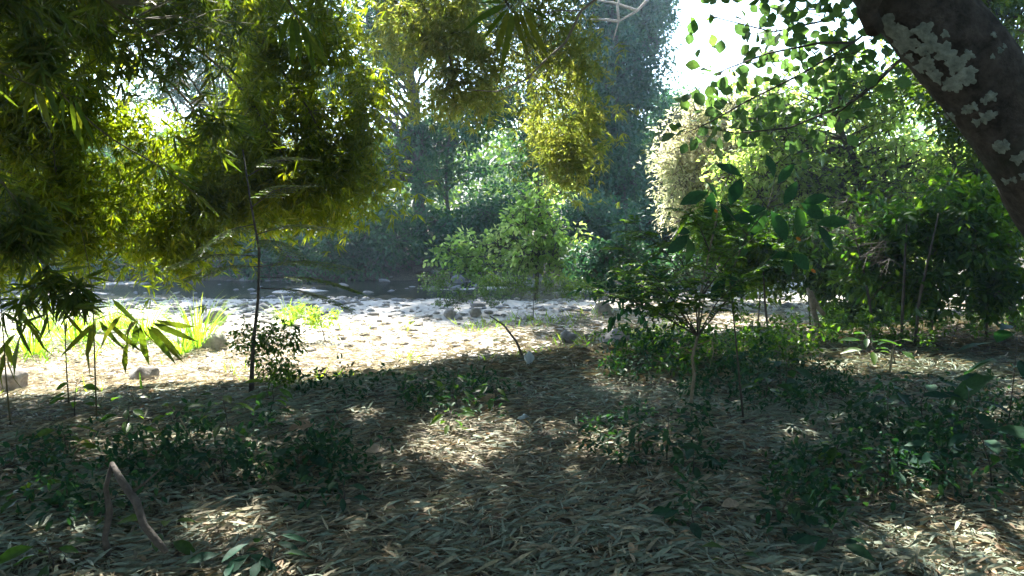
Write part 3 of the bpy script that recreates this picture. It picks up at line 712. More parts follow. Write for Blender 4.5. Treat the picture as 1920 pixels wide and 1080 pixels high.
# round-leaved branch hanging into the sky gap from the upper right: leaves are parts
Yr = 6.2
T = root_thing('round_leaved_branch', 'branch with round leaves silhouetted against the white sky, reaching in from upper right', 'branch', at(1640, 150, Yr))
G = Geo(); cen = []
limbs = [[(1760, -140), (1620, -20), (1540, 40), (1450, 60), (1370, 40), (1290, 20)], [(1700, 0), (1600, 80), (1500, 140), (1400, 190), (1330, 230), (1285, 250)], [(1700, 100), (1600, 190), (1480, 240), (1380, 250), (1300, 235)],
         [(1620, -20), (1540, -20), (1450, -10), (1360, -20)], [(1600, 80), (1540, 80), (1440, 100), (1360, 130), (1300, 175)], [(1700, 100), (1640, 160), (1560, 220), (1470, 300)]]
nl = 0; RP, RA = [], []
for li, lb in enumerate(limbs):
    pts = [at(x, y, Yr + .3 * math.sin(i + li)) for i, (x, y) in enumerate(lb)]
    G.tube(pts, np.linspace(.012, .003, len(pts)), 5)
    pts = np.array(pts); ss = np.linspace(.12, 1, 23)
    for q in ss:
        f = q * (len(pts) - 1); i0 = min(int(f), len(pts) - 2); c = pts[i0] * (1 - f + i0) + pts[i0 + 1] * (f - i0)
        for _ in range(2):
            d = unit(rng.normal(size=3) * [1, .6, .8]); tip = c + d * rng.uniform(.04, .2)
            if nl >= 285 or rng.random() < .25: RP.append(tip + rng.normal(0, .08, 3)); RA.append(d); continue
            G.tube([c, tip], [.002, .0012], 4)
            Lm = rng.uniform(.08, .13)
            leaf_object('leaf', 'round', BROAD, M['round'], tip, d + [0, 0, -.2], unit(rng.normal(size=3) * [1, .5, 1] + [0, -.8, .4]), Lm, Lm * .78, T, int(rng.integers(6))); nl += 1
for li, (x, y, rx, ry, n_) in enumerate(((1500, 20, 120, 60, 120), (1560, 110, 90, 60, 110), (1440, 110, 100, 50, 70), (1640, 60, 60, 70, 70), (1420, 220, 110, 40, 90), (1560, 210, 70, 40, 60), (1330, 190, 50, 30, 20))):
    q = sphere_pts(n_) * rng.random((n_, 1)) ** .5 * np.array([rx * Yr / F, .5, ry * Yr / F]) + at(x, y, Yr + .3); RP += list(q); RA += list(rng.normal(size=(n_, 3)))
    for w in range(0, n_, 9): G.tube([at(x, y, Yr + .3), q[w]], [.004, .0015], 4)
RP, RA = np.array(RP), np.array(RA) + [0, 0, -.2]; ll = rng.uniform(.075, .125, len(RP))
kk = rng.random(len(RP)) < .6; RP, RA, ll = RP[kk], RA[kk], ll[kk]
leaves('leaf_mass', RP, RA, rng.normal(size=(len(RP), 3)) * [1, .5, 1] + [0, -.8, .4], ll, ll * .78, BROAD, M['round'], T, None, 'stuff')
G.build('branches', M['bark'], T)

# thin bare vine arching in the middle of the sky patches
T = root_thing('arching_vine', 'thin bare vine curving across the top centre between the bamboo sprays', 'vine', at(1080, 60, 8))
G = Geo(); G.tube([at(x, y, 8) for x, y in ((1190, -60), (1090, 20), (1060, 80), (1020, 115), (985, 150), (930, 172), (880, 168))], np.linspace(.016, .005, 7), 5)
G.tube([at(x, y, 8) for x, y in ((1090, 20), (1040, 20), (1000, 40))], [.008, .006, .004], 5); G.build('vine_stem', M['bark_pale'], T)
T = root_thing('dead_branch', 'pale crooked dead branch in the tree top beside the sky gap', 'branch', at(1160, 30, 26))
G = Geo()
for pl in (((1250, -40), (1195, 20), (1160, 40), (1150, 75)), ((1160, 40), (1120, 35), (1100, 38)), ((1195, 20), (1150, 5), (1115, 0)), ((1160, 40), (1158, 10), (1170, -30))):
    G.tube([at(x, y, 26) for x, y in pl], np.linspace(.055, .02, len(pl)), 5)
G.build('branches', M['bark_pale'], T)

# ------------------------------------------------------------------ bamboo
def bez(pts, n):
    pts = np.asarray(pts, float); s_ = np.linspace(0, 1, len(pts)); ss = np.linspace(0, 1, n)
    o = np.stack([np.interp(ss, s_, pts[:, j]) for j in range(3)], 1)
    for _ in range(n // len(pts)): o[1:-1] = (o[:-2] + 2 * o[1:-1] + o[2:]) / 4
    return o
def bamboo_fans(P, k, L, W, spread=.75, down=.75, out=None):
    n = len(P)
    D = rng.normal(0, .55, (n, 3)) + np.array([0, 0, -down])
    if out is not None: D = D + out
    D = unit(D)
    base = np.repeat(P, k, axis=0); A = unit(np.repeat(D, k, axis=0) + rng.normal(0, spread, (n * k, 3)) * [1, 1, .6])
    N_ = rng.normal(0, 1, (n * k, 3)) + [0, 0, .6]
    Ll = L * rng.uniform(.55, 1.25, n * k)
    return base, A, N_, Ll, W * Ll * rng.uniform(.8, 1.2, n * k)

# sunlit parts of the bamboo curtain: the sun comes through there
for a in ((250, 215, 8, 40), (300, 280, 8, 60), (350, 330, 8, 80), (290, 330, 8, 70), (400, 260, 8, 55), (330, 400, 8, 60), (300, 470, 8, 45), (310, 515, 8, 30), (80, 235, 7, 42), (200, 320, 8, 40), (20, 120, 7, 40), (20, 180, 7, 35),
          (540, 400, 8, 26), (640, 410, 8, 26), (60, 190, 7.4, 30), (270, 420, 8, 40), (1040, 280, 10, 60), (1060, 220, 10, 60), (1000, 180, 10, 50), (700, 30, 9, 50), (1080, 320, 10, 30), (240, 360, 8, 30), (1010, 380, 20, 50), (960, 430, 20, 60), (1030, 440, 20, 50), (980, 480, 20, 60), (1450, 240, 17, 60), (1540, 230, 17, 50), (1620, 200, 17, 60), (1400, 310, 17, 50), (1500, 340, 17, 60), (1590, 310, 17, 50), (1690, 290, 17, 60), (1740, 380, 17, 50), (1480, 400, 17, 40), (1600, 400, 17, 50), (1400, 360, 19, 50), (1380, 200, 6.2, 50), (1450, 90, 6.2, 40), (1320, 240, 6.2, 40), (1520, 180, 6.2, 40), (1330, 110, 6.2, 40)):
    beam(*a)

def plume_points(path, rad, n, flat=1.0):
    path = np.asarray(path); f = rng.random(n) * (len(path) - 1); i = np.minimum(f.astype(int), len(path) - 2); t = (f - i)[:, None]
    c = path[i] * (1 - t) + path[i + 1] * t
    rr = np.interp(f, np.arange(len(path)), np.broadcast_to(rad, (len(path),)))[:, None]
    d = sphere_pts(n) * rng.random((n, 1)) ** .5
    d[:, 2] -= .25
    return c + d * rr * [1, flat, 1], c

def bamboo(name, label, base, culms, n_fans, L, W, mat, k=6, tint_mu=.4, cut=True, rad=.6, group=None, culm_r=.03, spread=.6, ground_cut=True, twig_frac=.5, tmpl=KITE, ells=None, efans=26, flat=.9):
    T = root_thing(name, label, 'bamboo', base, group)
    allP = []; allc = []
    wts = []
    for c in culms:
        path = bez(c['pts'], 26)
        G = Geo()
        G.tube(path, np.linspace(c.get('r', culm_r), c.get('r', culm_r) * .25, len(path)), 7)
        G.build('culm', M['culm'], T)
        nf = int(n_fans * c.get('w', 1))
        s0 = int(26 * c.get('start', .3))
        P, cc = plume_points(path[s0:], np.linspace(c.get('rad', rad), c.get('rad', rad) * .7, 26 - s0), nf, flat)
        # clumpy: pull fans towards random branchlets
        nb = max(6, nf // 14); B, Bc = plume_points(path[s0:], np.linspace(c.get('rad', rad), c.get('rad', rad) * .7, 26 - s0), nb, flat)
        idx = rng.integers(0, nb, nf); q = rng.random((nf, 1))
        P = Bc[idx] * (1 - q) + B[idx] * q + rng.normal(0, .085, (nf, 3)) * np.maximum(q, .3)
        allP.append(P)
        allc.append(path)
        G2 = Geo(); G2.twigs(Bc, B, .0035); G2.build('branchlets', M['culm'], T)
    if ells:
        cl = []
        for (cx, cy, rx, ry, Y, th, nn) in ells:
            p = sphere_pts(nn) * (rng.random((nn, 1)) ** .38) * np.array([rx * Y / F, th, ry * Y / F]); cl.append(at(cx, cy, Y) + p)
        cl = np.concatenate(cl); path = np.concatenate(allc)
        near = np.array([path[np.argmin(np.linalg.norm(path - c - [0, 0, .25], axis=1))] for c in cl])
        mid = (near + cl) / 2 + [0, 0, .08]
        G2 = Geo(); G2.twigs(near, mid, .005); G2.twigs(mid, cl, .003); G2.build('branchlets', M['culm'], T)
        q = np.repeat(cl, efans, axis=0)
        tilt = np.repeat(unit(rng.normal(size=(len(cl), 3)) * [1, 1, .4] + [0, 0, -.6]), efans, axis=0)
        allP.append(q + tilt * rng.normal(0, .26, (len(q), 1)) + rng.normal(0, .09, (len(q), 3)))
    P = np.concatenate(allP)
    base_, A, N_, Ll, Ww = bamboo_fans(P, k, L, W, spread)
    t = np.clip(rng.normal(tint_mu, .22, len(base_)), 0, 1)
    keep = np.ones(len(base_), bool)
    if cut: keep &= ~in_beam(base_)
    if ground_cut: keep &= ~lit_ground(base_)
    leaves('foliage', base_[keep], A[keep], N_[keep], Ll[keep], Ww[keep], tmpl, M[mat], T, t[keep])
    return T

def cpx(l): return [at(x, y, Y) for x, y, Y in l]
def root_pt(x, y): return np.array([x, y, float(H(x, y))])
bl = root_pt(-7.2, 7.5)
culms = []
for j, l in enumerate([
    [(-500, -500, 8), (-150, -300, 8), (150, -150, 8.5), (400, 0, 8.5), (560, 160, 8.5), (640, 330, 8.5)],
    [(-500, -400, 7.5), (-150, -200, 7.5), (200, -20, 8), (420, 120, 8.2), (520, 260, 8.3), (560, 380, 8.3)],
    [(-500, -200, 7), (-150, -60, 7.5), (60, 60, 7.8), (220, 180, 8), (300, 330, 8.2), (315, 490, 8.2)],
    [(-500, -300, 8.5), (-100, -150, 8.5), (120, 20, 8.7), (330, 150, 8.8), (420, 290, 8.8), (430, 390, 8.8)],
    [(-400, -100, 7), (-200, 0, 7), (-40, 60, 7), (60, 150, 7), (100, 260, 7), (110, 380, 7)],
    [(-500, -600, 9), (-100, -450, 9), (300, -250, 9), (560, -60, 9), (660, 100, 9.2), (680, 240, 9.2)],
    [(-400, 0, 8), (-250, 60, 8), (-100, 150, 7.8), (-20, 280, 7.6), (30, 400, 7.5), (60, 500, 7.4)],
    [(-500, -350, 9.5), (-50, -250, 9.5), (150, -80, 9.5), (260, 60, 9.5), (330, 200, 9.5), (380, 330, 9.5)],
    [(-400, 50, 8.5), (-200, 100, 8.5), (0, 200, 8.5), (130, 320, 8.6), (190, 440, 8.6), (200, 520, 8.6)]]):
    pts = [bl + [rng.uniform(-.6, .6), rng.uniform(-.6, .6), 0]] + cpx(l)
    culms.append(dict(pts=pts, rad=(.75, .7, .5, .7, .6, .6, .6, .8, .5)[j], w=(1.2, 1.1, .8, 1.1, .8, .8, .9, 1.2, .7)[j], start=.38))
bamboo('bamboo_clump', 'large bamboo clump whose leafy culms droop over the whole upper left, partly glowing yellow', bl, culms, 520, .13, .13, 'bamboo', 6, .38, ells=[(90, 40, 190, 120, 8, .9, 100), (330, 50, 200, 120, 8.5, 1, 130), (540, 60, 130, 110, 8.8, .9, 55), (620, 230, 100, 120, 8.8, .7, 62), (600, 350, 115, 75, 8.6, .6, 55),
     (450, 200, 150, 120, 8.6, .8, 80), (330, 290, 110, 90, 8.0, .25, 80), (250, 200, 60, 50, 8, .2, 24), (360, 380, 100, 60, 8.0, .25, 46), (60, 200, 90, 90, 7.4, .3, 50), (100, 330, 110, 60, 8.2, .6, 40), (470, 370, 70, 50, 8.6, .5, 35), (90, 420, 130, 80, 7.6, .7, 70), (310, 470, 40, 60, 8.0, .2, 24), (60, 500, 80, 60, 7.5, .5, 40), (200, 120, 200, 120, 9.6, .5, 60), (480, 120, 180, 140, 9.8, .5, 26)])

# hanging culm in the centre right
b2 = root_pt(-8.6, 10.5)
bamboo('bamboo_clump', 'bamboo culms arching over the top centre and hanging as a pale yellow-green curtain', b2, [
    dict(pts=[b2] + cpx([(-300, -900, 11), (300, -500, 11), (700, -260, 10.5), (900, -60, 10.2), (1010, 80, 10), (1060, 200, 10), (1060, 300, 10)]), rad=.5, w=1.6, start=.45),
    dict(pts=[b2 + [.5, 0, 0]] + cpx([(-300, -1000, 11), (400, -600, 11), (800, -300, 11), (960, -100, 10.5), (1020, 20, 10.3), (1030, 150, 10.3), (1010, 260, 10.3)]), rad=.55, w=1.2, start=.5),
    dict(pts=[b2 + [.2, .4, 0]] + cpx([(-300, -800, 11), (300, -380, 11), (600, -160, 10.5), (760, -40, 10.2), (820, 50, 10), (850, 120, 10), (850, 190, 10)]), rad=.55, w=.75, start=.5),
    dict(pts=[b2 + [-.2, .2, 0]] + cpx([(-300, -800, 11), (200, -420, 11), (500, -200, 10.5), (680, -60, 10.2), (760, 20, 10), (790, 60, 10), (800, 80, 10)]), rad=.5, w=.6, start=.5),
    ], 330, .12, .13, 'bamboo_pale', 6, .62, efans=18, culm_r=.035, ells=[(1050, 200, 72, 120, 10, .6, 70), (1010, 80, 105, 110, 10, .8, 85), (880, 60, 110, 90, 10.2, .8, 55), (770, 50, 100, 80, 10.2, .8, 40), (830, 190, 80, 30, 10, .5, 14), (1075, 290, 40, 60, 10, .4, 22), (930, 150, 60, 60, 10, .5, 20)])
# near dark culm at far left
b3 = root_pt(-4.6, 3.6)
bamboo('bamboo_clump', 'nearer dark-leaved bamboo culms hanging down the left edge in front of the glowing foliage', b3, [
    dict(pts=[b3] + cpx([(-500, 100, 4.5), (-300, -120, 4.6), (-60, -60, 4.7), (60, 60, 4.8), (120, 180, 4.8)]), rad=.5, w=1, start=.5),
    dict(pts=[b3 + [.1, .1, 0]] + cpx([(-400, 300, 5), (-250, 240, 5), (-100, 260, 5), (10, 340, 5), (70, 450, 5)]), rad=.42, w=.8, start=.5),
    dict(pts=[b3 + [0, .2, 0]] + cpx([(-400, 420, 5), (-200, 380, 5), (-60, 400, 5), (60, 470, 5), (150, 560, 5)]), rad=.42, w=.7, start=.5),
    dict(pts=[b3 + [0, .2, 0]] + cpx([(-500, 0, 5.2), (-200, -160, 5.2), (120, -60, 5.4), (330, 100, 5.5), (420, 250, 5.5)]), rad=.5, w=.6, start=.5),
    ], 200, .17, .11, 'bamboo_dark', 6, .4, culm_r=.016, tmpl=BLADE, efans=10, ells=[(230, 60, 150, 80, 6.6, .6, 34), (60, 30, 120, 70, 6.4, .5, 22), (420, 20, 130, 60, 6.8, .5, 24)])
# overhead roof of bamboo between camera and river (out of the frame, casts the shade of the foreground)
def overhead_clumps(x0, x1, n, y0=-5):
    out = []
    for _ in range(n * 6):
        if len(out) >= n: break
        z = rng.uniform(6.2, 9.5); x = rng.uniform(x0, x1); y = rng.uniform(y0, 21)
        gy = y - (z + .1) * S[1] / S[2]; gx_ = x - (z + .1) * S[0] / S[2]
        if gy > shade_y(gx_) + .6: continue
        if z < 2.4 + y * .30: continue
        out.append([x, y, z])
    return np.array(out)

def overhead(T, C, mat, tri, L=.2, wr=.34, per=46, sub=7):
    P, A, N_, Sf, par = crown_leaves(C, 1.15, sub, per, .55)
    keep = ~(lit_ground(P) | in_beam(P))
    t = rng.random(len(P))
    leaves('crown', P[keep], A[keep], N_[keep] , L, L * wr, tri, M[mat], T, t[keep])
    return Sf, par
b4 = root_pt(-9.5, 3.0)
T = root_thing('roofing_bamboo', 'tall bamboo arching overhead and shading the forest floor', 'bamboo', b4)
C = overhead_clumps(-13, 1.5, 190)
for j in range(14):
    e = C[j * 9]; st = b4 + [rng.uniform(-.8, .8), rng.uniform(-.8, .8), 0]
    G = Geo(); G.tube(bez([st, st * .8 + e * .2 + [0, 0, 3.5], st * .5 + e * .5 + [0, 0, 3.2], e], 16), np.linspace(.045, .012, 16), 6); G.build('culm', M['culm'], T)
overhead(T, C, 'overhead', KITE, .30, .5)

# ------------------------------------------------------------------ leaning tree upper right with lichens
Yt = 2.75
tb = root_pt(2.75, 2.95)
T = root_thing('leaning_tree', 'thick leaning tree trunk with pale lichen patches crossing the upper right corner', 'tree', tb)
path = bez([tb - [0, 0, .15], at(2110, 600, 2.9), at(2040, 440, 2.85), at(1940, 290, Yt), at(1838, 150, Yt), at(1735, 20, Yt), at(1620, -90, Yt), at(1490, -230, 2.9), at(1350, -450, 3.3), np.array([.4, 4.4, 5.2]), np.array([-.2, 5, 6.6])], 60)
s = np.linspace(0, 1, 60)
rad = np.interp(s, [0, .08, .3, .6, 1], [.28, .19, .145, .135, .09])
G = Geo(); k_ = 28; G.tube(path, rad * (1 + .05 * np.sin(s * 31)), k_, wob=.045)
for a, b in (((1652, 10), (1625, -70)), ):
    G.tube([at(1640, 55, Yt - .05), at(1625, 20, Yt - .12), at(1650, -30, Yt - .2), at(1680, -140, Yt - .3)], [.03, .032, .03, .025], 10)
trunk = G.build('trunk', M['bark_big'], T)
Tg = unit(np.gradient(path, axis=0))
def lichen(s0, ph, a):
    """irregular crust lying on the trunk surface; ph 0 faces the camera"""
    i = s0 * 59; i0 = int(i); c = path[i0] + (path[i0 + 1] - path[i0]) * (i - i0); t_ = Tg[i0]; r = rad[i0] * (1 + .05 * math.sin(s[i0] * 31)) * 1.03 + .003
    n0 = CAM - c; n0 -= t_ * (n0 @ t_); n0 /= np.linalg.norm(n0); b0 = np.cross(t_, n0)
    m = 30; ring = []
    ph0 = rng.random(4) * 6.28
    def pt(u, v, lift):   # u along trunk, v around
        an = ph + v / r; j = np.clip(i0 + 0, 0, 58)
        cc = c + t_ * u
        return cc + (n0 * math.cos(an) + b0 * math.sin(an)) * (r * 1.02 + lift)
    V = [pt(0, 0, .004)]
    for rr, lift in ((.6, .0035), (1.0, .0005)):
        for q in range(m):
            an = q * 2 * math.pi / m; w = a * rr * (1 + .22 * math.sin(3 * an + ph0[0]) + .16 * math.sin(5 * an + ph0[1]) + .10 * math.sin(8 * an + ph0[2]) + .06 * math.sin(14 * an + ph0[3]))
            V.append(pt(w * math.cos(an) * 1.15, w * math.sin(an), lift + rng.normal(0, .0006)))
    Fc = [[0, 1 + q, 1 + (q + 1) % m] for q in range(m)] + [[1 + q, 1 + m + q, 1 + m + (q + 1) % m, 1 + (q + 1) % m] for q in range(m)]
    g = Geo(); g.add(V, Fc); return g.build('lichen_patch', M['lichen'], T)
def trunk_s(px, py):
    best, bi = 1e9, 0
    d0 = at(px, py, 1.0) - CAM; d0 /= np.linalg.norm(d0)
    for i in range(60):
        q = path[i] - CAM; dd = np.linalg.norm(q - d0 * (q @ d0))
        if dd < best: best, bi = dd, i
    c = path[bi]; t_ = Tg[bi]; n0 = CAM - c; n0 -= t_ * (n0 @ t_); n0 /= np.linalg.norm(n0); b0 = np.cross(t_, n0)
    q = c - CAM; hit = CAM + d0 * (q @ d0); v = (hit - c) @ b0
    return bi / 59, math.asin(np.clip(v / rad[bi], -.96, .96))
for px, py, a in ((1655, 35, 20), (1668, 42, 16), (1685, 55, 19), (1700, 68, 17), (1690, 78, 13), (1728, 50, 15), (1738, 68, 16), (1755, 78, 12), (1730, 85, 10), (1770, 88, 14), (1785, 92, 10), (1797, 82, 8), (1738, 110, 14), (1748, 122, 12), (1728, 118, 9),
                  (1790, 118, 13), (1800, 128, 15), (1785, 142, 14), (1810, 122, 9), (1778, 152, 10), (1712, 100, 8), (1838, 155, 8), (1846, 162, 7), (1832, 168, 6), (1815, 180, 7), (1812, 190, 8), (1838, 205, 9), (1848, 198, 8), (1822, 212, 7), (1778, 200, 8), (1770, 210, 6),
                  (1860, 252, 10), (1872, 262, 11), (1868, 246, 8), (1893, 275, 9), (1905, 268, 9), (1912, 285, 10), (1900, 295, 7), (1885, 305, 6), (1878, 318, 7), (1865, 330, 5), (1848, 62, 5), (1862, 90, 5), (1876, 92, 4), (1850, 102, 4), (1756, 45, 6), (1742, 100, 6), (1808, 200, 6), (1718, 75, 8)):
    s0, ph = trunk_s(px, py)
    if .1 < s0 < .97: lichen(s0, ph, a / F * Yt)
C = overhead_clumps(-1.5, 12, 170)
G = Geo()
for j in range(0, len(C), 5):
    a = path[int(rng.integers(48, 60))]; e = C[j]; G.tube(bez([a, a * .6 + e * .4 + [0, 0, .6], e], 7), np.linspace(.06, .02, 7), 6)
G.build('branches', M['bark'], T)
overhead(T, C, 'overhead', KITE, .30, .6)

# unseen woods beside and behind the camera, added to cut the ambient light
def woods(n):
    out = []
    while len(out) < n:
        a = rng.uniform(0, 2 * math.pi); r = rng.uniform(9, 17); x, y = r * math.cos(a), r * math.sin(a) + 1
        if y > 2 and abs(x) < y * .72 + 3.2: continue
        if y > 11: continue
        out.append([x, y, rng.random() ** .8 * 11 + .3])
    return np.array(out)
P, A, N_, Sf, par = crown_leaves(woods(760), 1.5, 7, 16, .8)
k = ~(lit_ground(P) | in_beam(P)); leaves('unseen_shading_woods', P[k], A[k], N_[k], .34, .22, KITE, M['overhead'], None, None, 'stuff')

# ------------------------------------------------------------------ near bamboo sprays, every blade a part
def spray(label, cx, cy, Y, blades, stem=None, mat='bamboo_dark', name='bamboo_spray', group='near bamboo sprays', base=None):
    c = at(cx, cy, Y); T = root_thing(name, label, 'bamboo', c if base is None else base, group)
    if stem:
        G = Geo(); pts = [at(x, y, Y + dy) for x, y, dy in stem]
        if base is not None: pts[0] = base
        G.tube(bez(pts, 12), np.linspace(.007, .002, 12), 6); G.build('twig', M['culm'], T)
    for (x, y, ang, ln) in blades:
        p = at(x, y, Y + rng.normal(0, .04)); d = np.array([math.cos(R(ang)), rng.normal(0, .25), math.sin(R(ang))]); Lm = ln / F * Y
        leaf_object('leaf', 'blade', BLADE, M[mat], p, d, np.array([rng.normal(0, .5), -1, .3 + rng.normal(0, .3)]), Lm, Lm * rng.uniform(.11, .15), T, int(rng.integers(6)))
    return T
spray('dark bamboo leaf spray with long narrow blades fanning down at the top centre', 955, 15, 3.2,
      [(950, 10, 200, 100), (952, 15, 222, 75), (955, 18, 250, 95), (962, 20, 262, 118), (968, 18, 272, 95), (975, 20, 285, 80), (980, 18, 300, 110), (975, 10, 318, 60), (985, 15, 335, 70), (945, 5, 170, 55), (960, 20, 236, 60)],
      [(1040, -160, 0), (1010, -80, 0), (975, -20, 0), (958, 15, 0)])
spray('dark bamboo leaf spray hanging left of the top centre against the thin foliage', 545, 30, 3.6,
      [(540, 25, 250, 70), (548, 30, 268, 95), (552, 30, 282, 90), (545, 30, 235, 60), (560, 36, 300, 95), (565, 44, 285, 90), (575, 60, 292, 80), (580, 70, 262, 60), (550, 20, 330, 50)],
      [(480, -200, 0), (510, -100, 0), (535, -10, 0), (560, 40, 0), (580, 70, 0)])
spray('dark narrow-bladed spray in front of the glowing yellow foliage', 295, 305, 5,
      [(290, 305, 215, 60), (295, 308, 250, 50), (300, 308, 280, 55), (305, 306, 305, 60), (312, 305, 330, 70), (280, 303, 190, 45), (330, 330, 320, 60), (350, 350, 320, 60), (370, 365, 315, 60), (345, 345, 250, 40), (320, 318, 265, 45)],
      [(120, 180, 0), (200, 260, 0), (290, 303, 0), (350, 350, 0), (400, 390, 0)])
spray('dark bamboo blades hanging at the upper left before the bright yellow patch', 60, 165, 4.3,
      [(60, 160, 245, 80), (66, 165, 265, 95), (72, 165, 285, 90), (85, 160, 300, 80), (50, 160, 225, 60), (130, 180, 270, 110), (138, 182, 285, 100), (150, 185, 262, 90), (120, 180, 250, 80), (40, 155, 210, 60)],
      [(-160, 60, 0), (-40, 120, 0), (60, 160, 0), (150, 185, 0)])
# young bamboo with stem at px 180
g0 = gnd(182, 800)
spray('young bamboo with splayed dark blades silhouetted on the sunlit bank at left', 180, 580, g0[1],
      [(250, 600, 235, 85), (255, 605, 250, 95), (262, 610, 265, 100), (268, 612, 280, 90), (275, 612, 300, 95), (280, 610, 320, 85), (285, 605, 335, 90), (260, 600, 215, 80), (180, 600, 250, 110), (178, 605, 228, 90), (188, 600, 285, 105), (200, 600, 305, 90), (290, 600, 345, 80),
       (300, 640, 325, 60), (240, 640, 245, 90), (230, 590, 225, 90), (160, 560, 230, 80), (150, 555, 205, 80), (210, 560, 320, 80)],
      [(182, 800, 0), (178, 700, 0), (176, 610, 0), (172, 520, 0), (150, 420, 0)], name='young_bamboo', group='young bamboo shoots', base=g0)
Tyb = bpy.data.objects['young_bamboo']
G = Geo(); 
for pl in (((176, 600), (220, 585), (270, 608)), ((174, 560), (150, 550), (130, 560))): G.tube([at(x, y, g0[1]) for x, y in pl], [.004, .003, .002], 5)
G.build('twig', M['culm'], Tyb)
g0 = gnd(130, 765)
spray('thin young bamboo left of the splayed one, with few hanging blades', 128, 600, g0[1],
      [(126, 600, 250, 60), (128, 590, 290, 70), (124, 580, 220, 60), (60, 540, 260, 70), (50, 540, 240, 70), (70, 540, 290, 70), (40, 620, 250, 90), (30, 625, 225, 80), (10, 640, 260, 90)],
      [(130, 765, 0), (124, 690, 0), (122, 610, 0), (110, 500, 0)], name='young_bamboo', group='young bamboo shoots', base=g0)
g0 = gnd(20, 800)
spray('young bamboo at the left edge above the tan boulder', 10, 600, g0[1],
      [(10, 660, 250, 80), (15, 665, 280, 80), (5, 600, 240, 90), (30, 600, 290, 80), (60, 610, 280, 80), (20, 560, 300, 80), (40, 560, 260, 80)],
      [(20, 800, 0), (10, 700, 0), (5, 600, 0), (-10, 450, 0)], name='young_bamboo', group='young bamboo shoots', base=g0)

# large feathery fern-like leaves around (560,530)
g0 = gnd(470, 745)
T = root_thing('feathery_sapling', 'thin-stemmed sapling with flat feathery fronds over the shaded water', 'sapling', g0)
Y0 = g0[1]
G = Geo(); G.tube([g0, at(474, 650, Y0), at(484, 560, Y0), at(486, 470, Y0), at(470, 380, Y0), at(455, 280, Y0)], [.022, .017, .013, .011, .009, .006], 7, wob=.08)
A0, B0 = [], []
for (ax, ay, ex, ey) in ((486, 520, 660, 545), (486, 540, 640, 575), (486, 500, 640, 505), (480, 440, 600, 430), (478, 420, 380, 470), (470, 390, 560, 350), (484, 500, 380, 520), (486, 480, 330, 500), (465, 330, 560, 300), (480, 450, 540, 480)):
    a = at(ax, ay, Y0); e = at(ex, ey, Y0 + rng.uniform(-.5, .3)); G.tube([a, (a + e) / 2 + [0, 0, .06], e], [.005, .004, .002], 5)
    for q in np.linspace(.25, 1, 10):
        c = a + (e - a) * q + [0, 0, .06 * math.sin(q * 3.14)]; d = unit(e - a); sd = unit(np.cross(d, [0, 0, 1.]))
        for s_ in (-1, 1): A0.append(c); B0.append(c + (sd * s_ + d * .8) * .14)
G.twigs(A0, B0, .0014); G.build('stem', M['bark'], T)
Ps, As, Ns, L = feather(T, np.array(A0), np.array(B0), 9, .04, 'sap'); leaves('fronds', Ps, As, Ns, L, L * .32, KITE, M['mid'], T)

# small twiggy shrub against the glare
def twiggy(px, py, ells, label, r=.01, mat='sap', L=.045, dens=5, cr=.12, Yk=1.0, group='small twiggy shrubs on the bank', name='twiggy_shrub', per=9, srad=.08, wr=.5, cat='shrub'):
    g0 = gnd(px, py); Y = g0[1] * Yk
    C = ell_clumps([(a, b, c, d, Y, .25) for a, b, c, d in ells], dens)
    tp = [g0, at((px + ells[0][0]) / 2, (py + ells[0][1]) / 2, Y), at(ells[0][0], ells[0][1], Y)]
    return tree(name, label, cat, g0, tp, r, C, cr, 5, per, srad, L, wr, OVAL, mat, 'bark', group, twig=.0018, k=6, limb_r=.45)
twiggy(475, 742, [(475, 640, 40, 50), (530, 640, 36, 34), (520, 690, 40, 30)], 'dark small-leaved shrub silhouetted in front of the glare at left centre')
twiggy(610, 640, [(600, 600, 40, 20), (560, 590, 40, 14)], 'wispy green weed on the pale gravel', mat='grass')
twiggy(845, 590, [(820, 530, 36, 26), (850, 560, 40, 18), (910, 555, 50, 16)], 'feathery yellow-green sprig before the river stones', mat='mid')
twiggy(1000, 600, [(1000, 540, 70, 26), (1060, 535, 40, 20), (930, 530, 50, 22)], 'thin weedy shrub above the sunlit litter strip', mat='mid')
twiggy(1130, 590, [(1100, 540, 50, 22), (1150, 555, 50, 18)], 'low green shrub left of the pinkish stone', mat='mid')
# leaning dead twig at (965,640)
g0 = gnd(985, 680); T = root_thing('leaning_twig', 'dark bare twig leaning left above the white scrap', 'twig', g0)
G = Geo(); G.tube([g0, at(968, 640, g0[1]), at(945, 610, g0[1]), at(918, 592, g0[1])], [.016, .013, .01, .006], 6); G.build('twig', M['dead'], T)

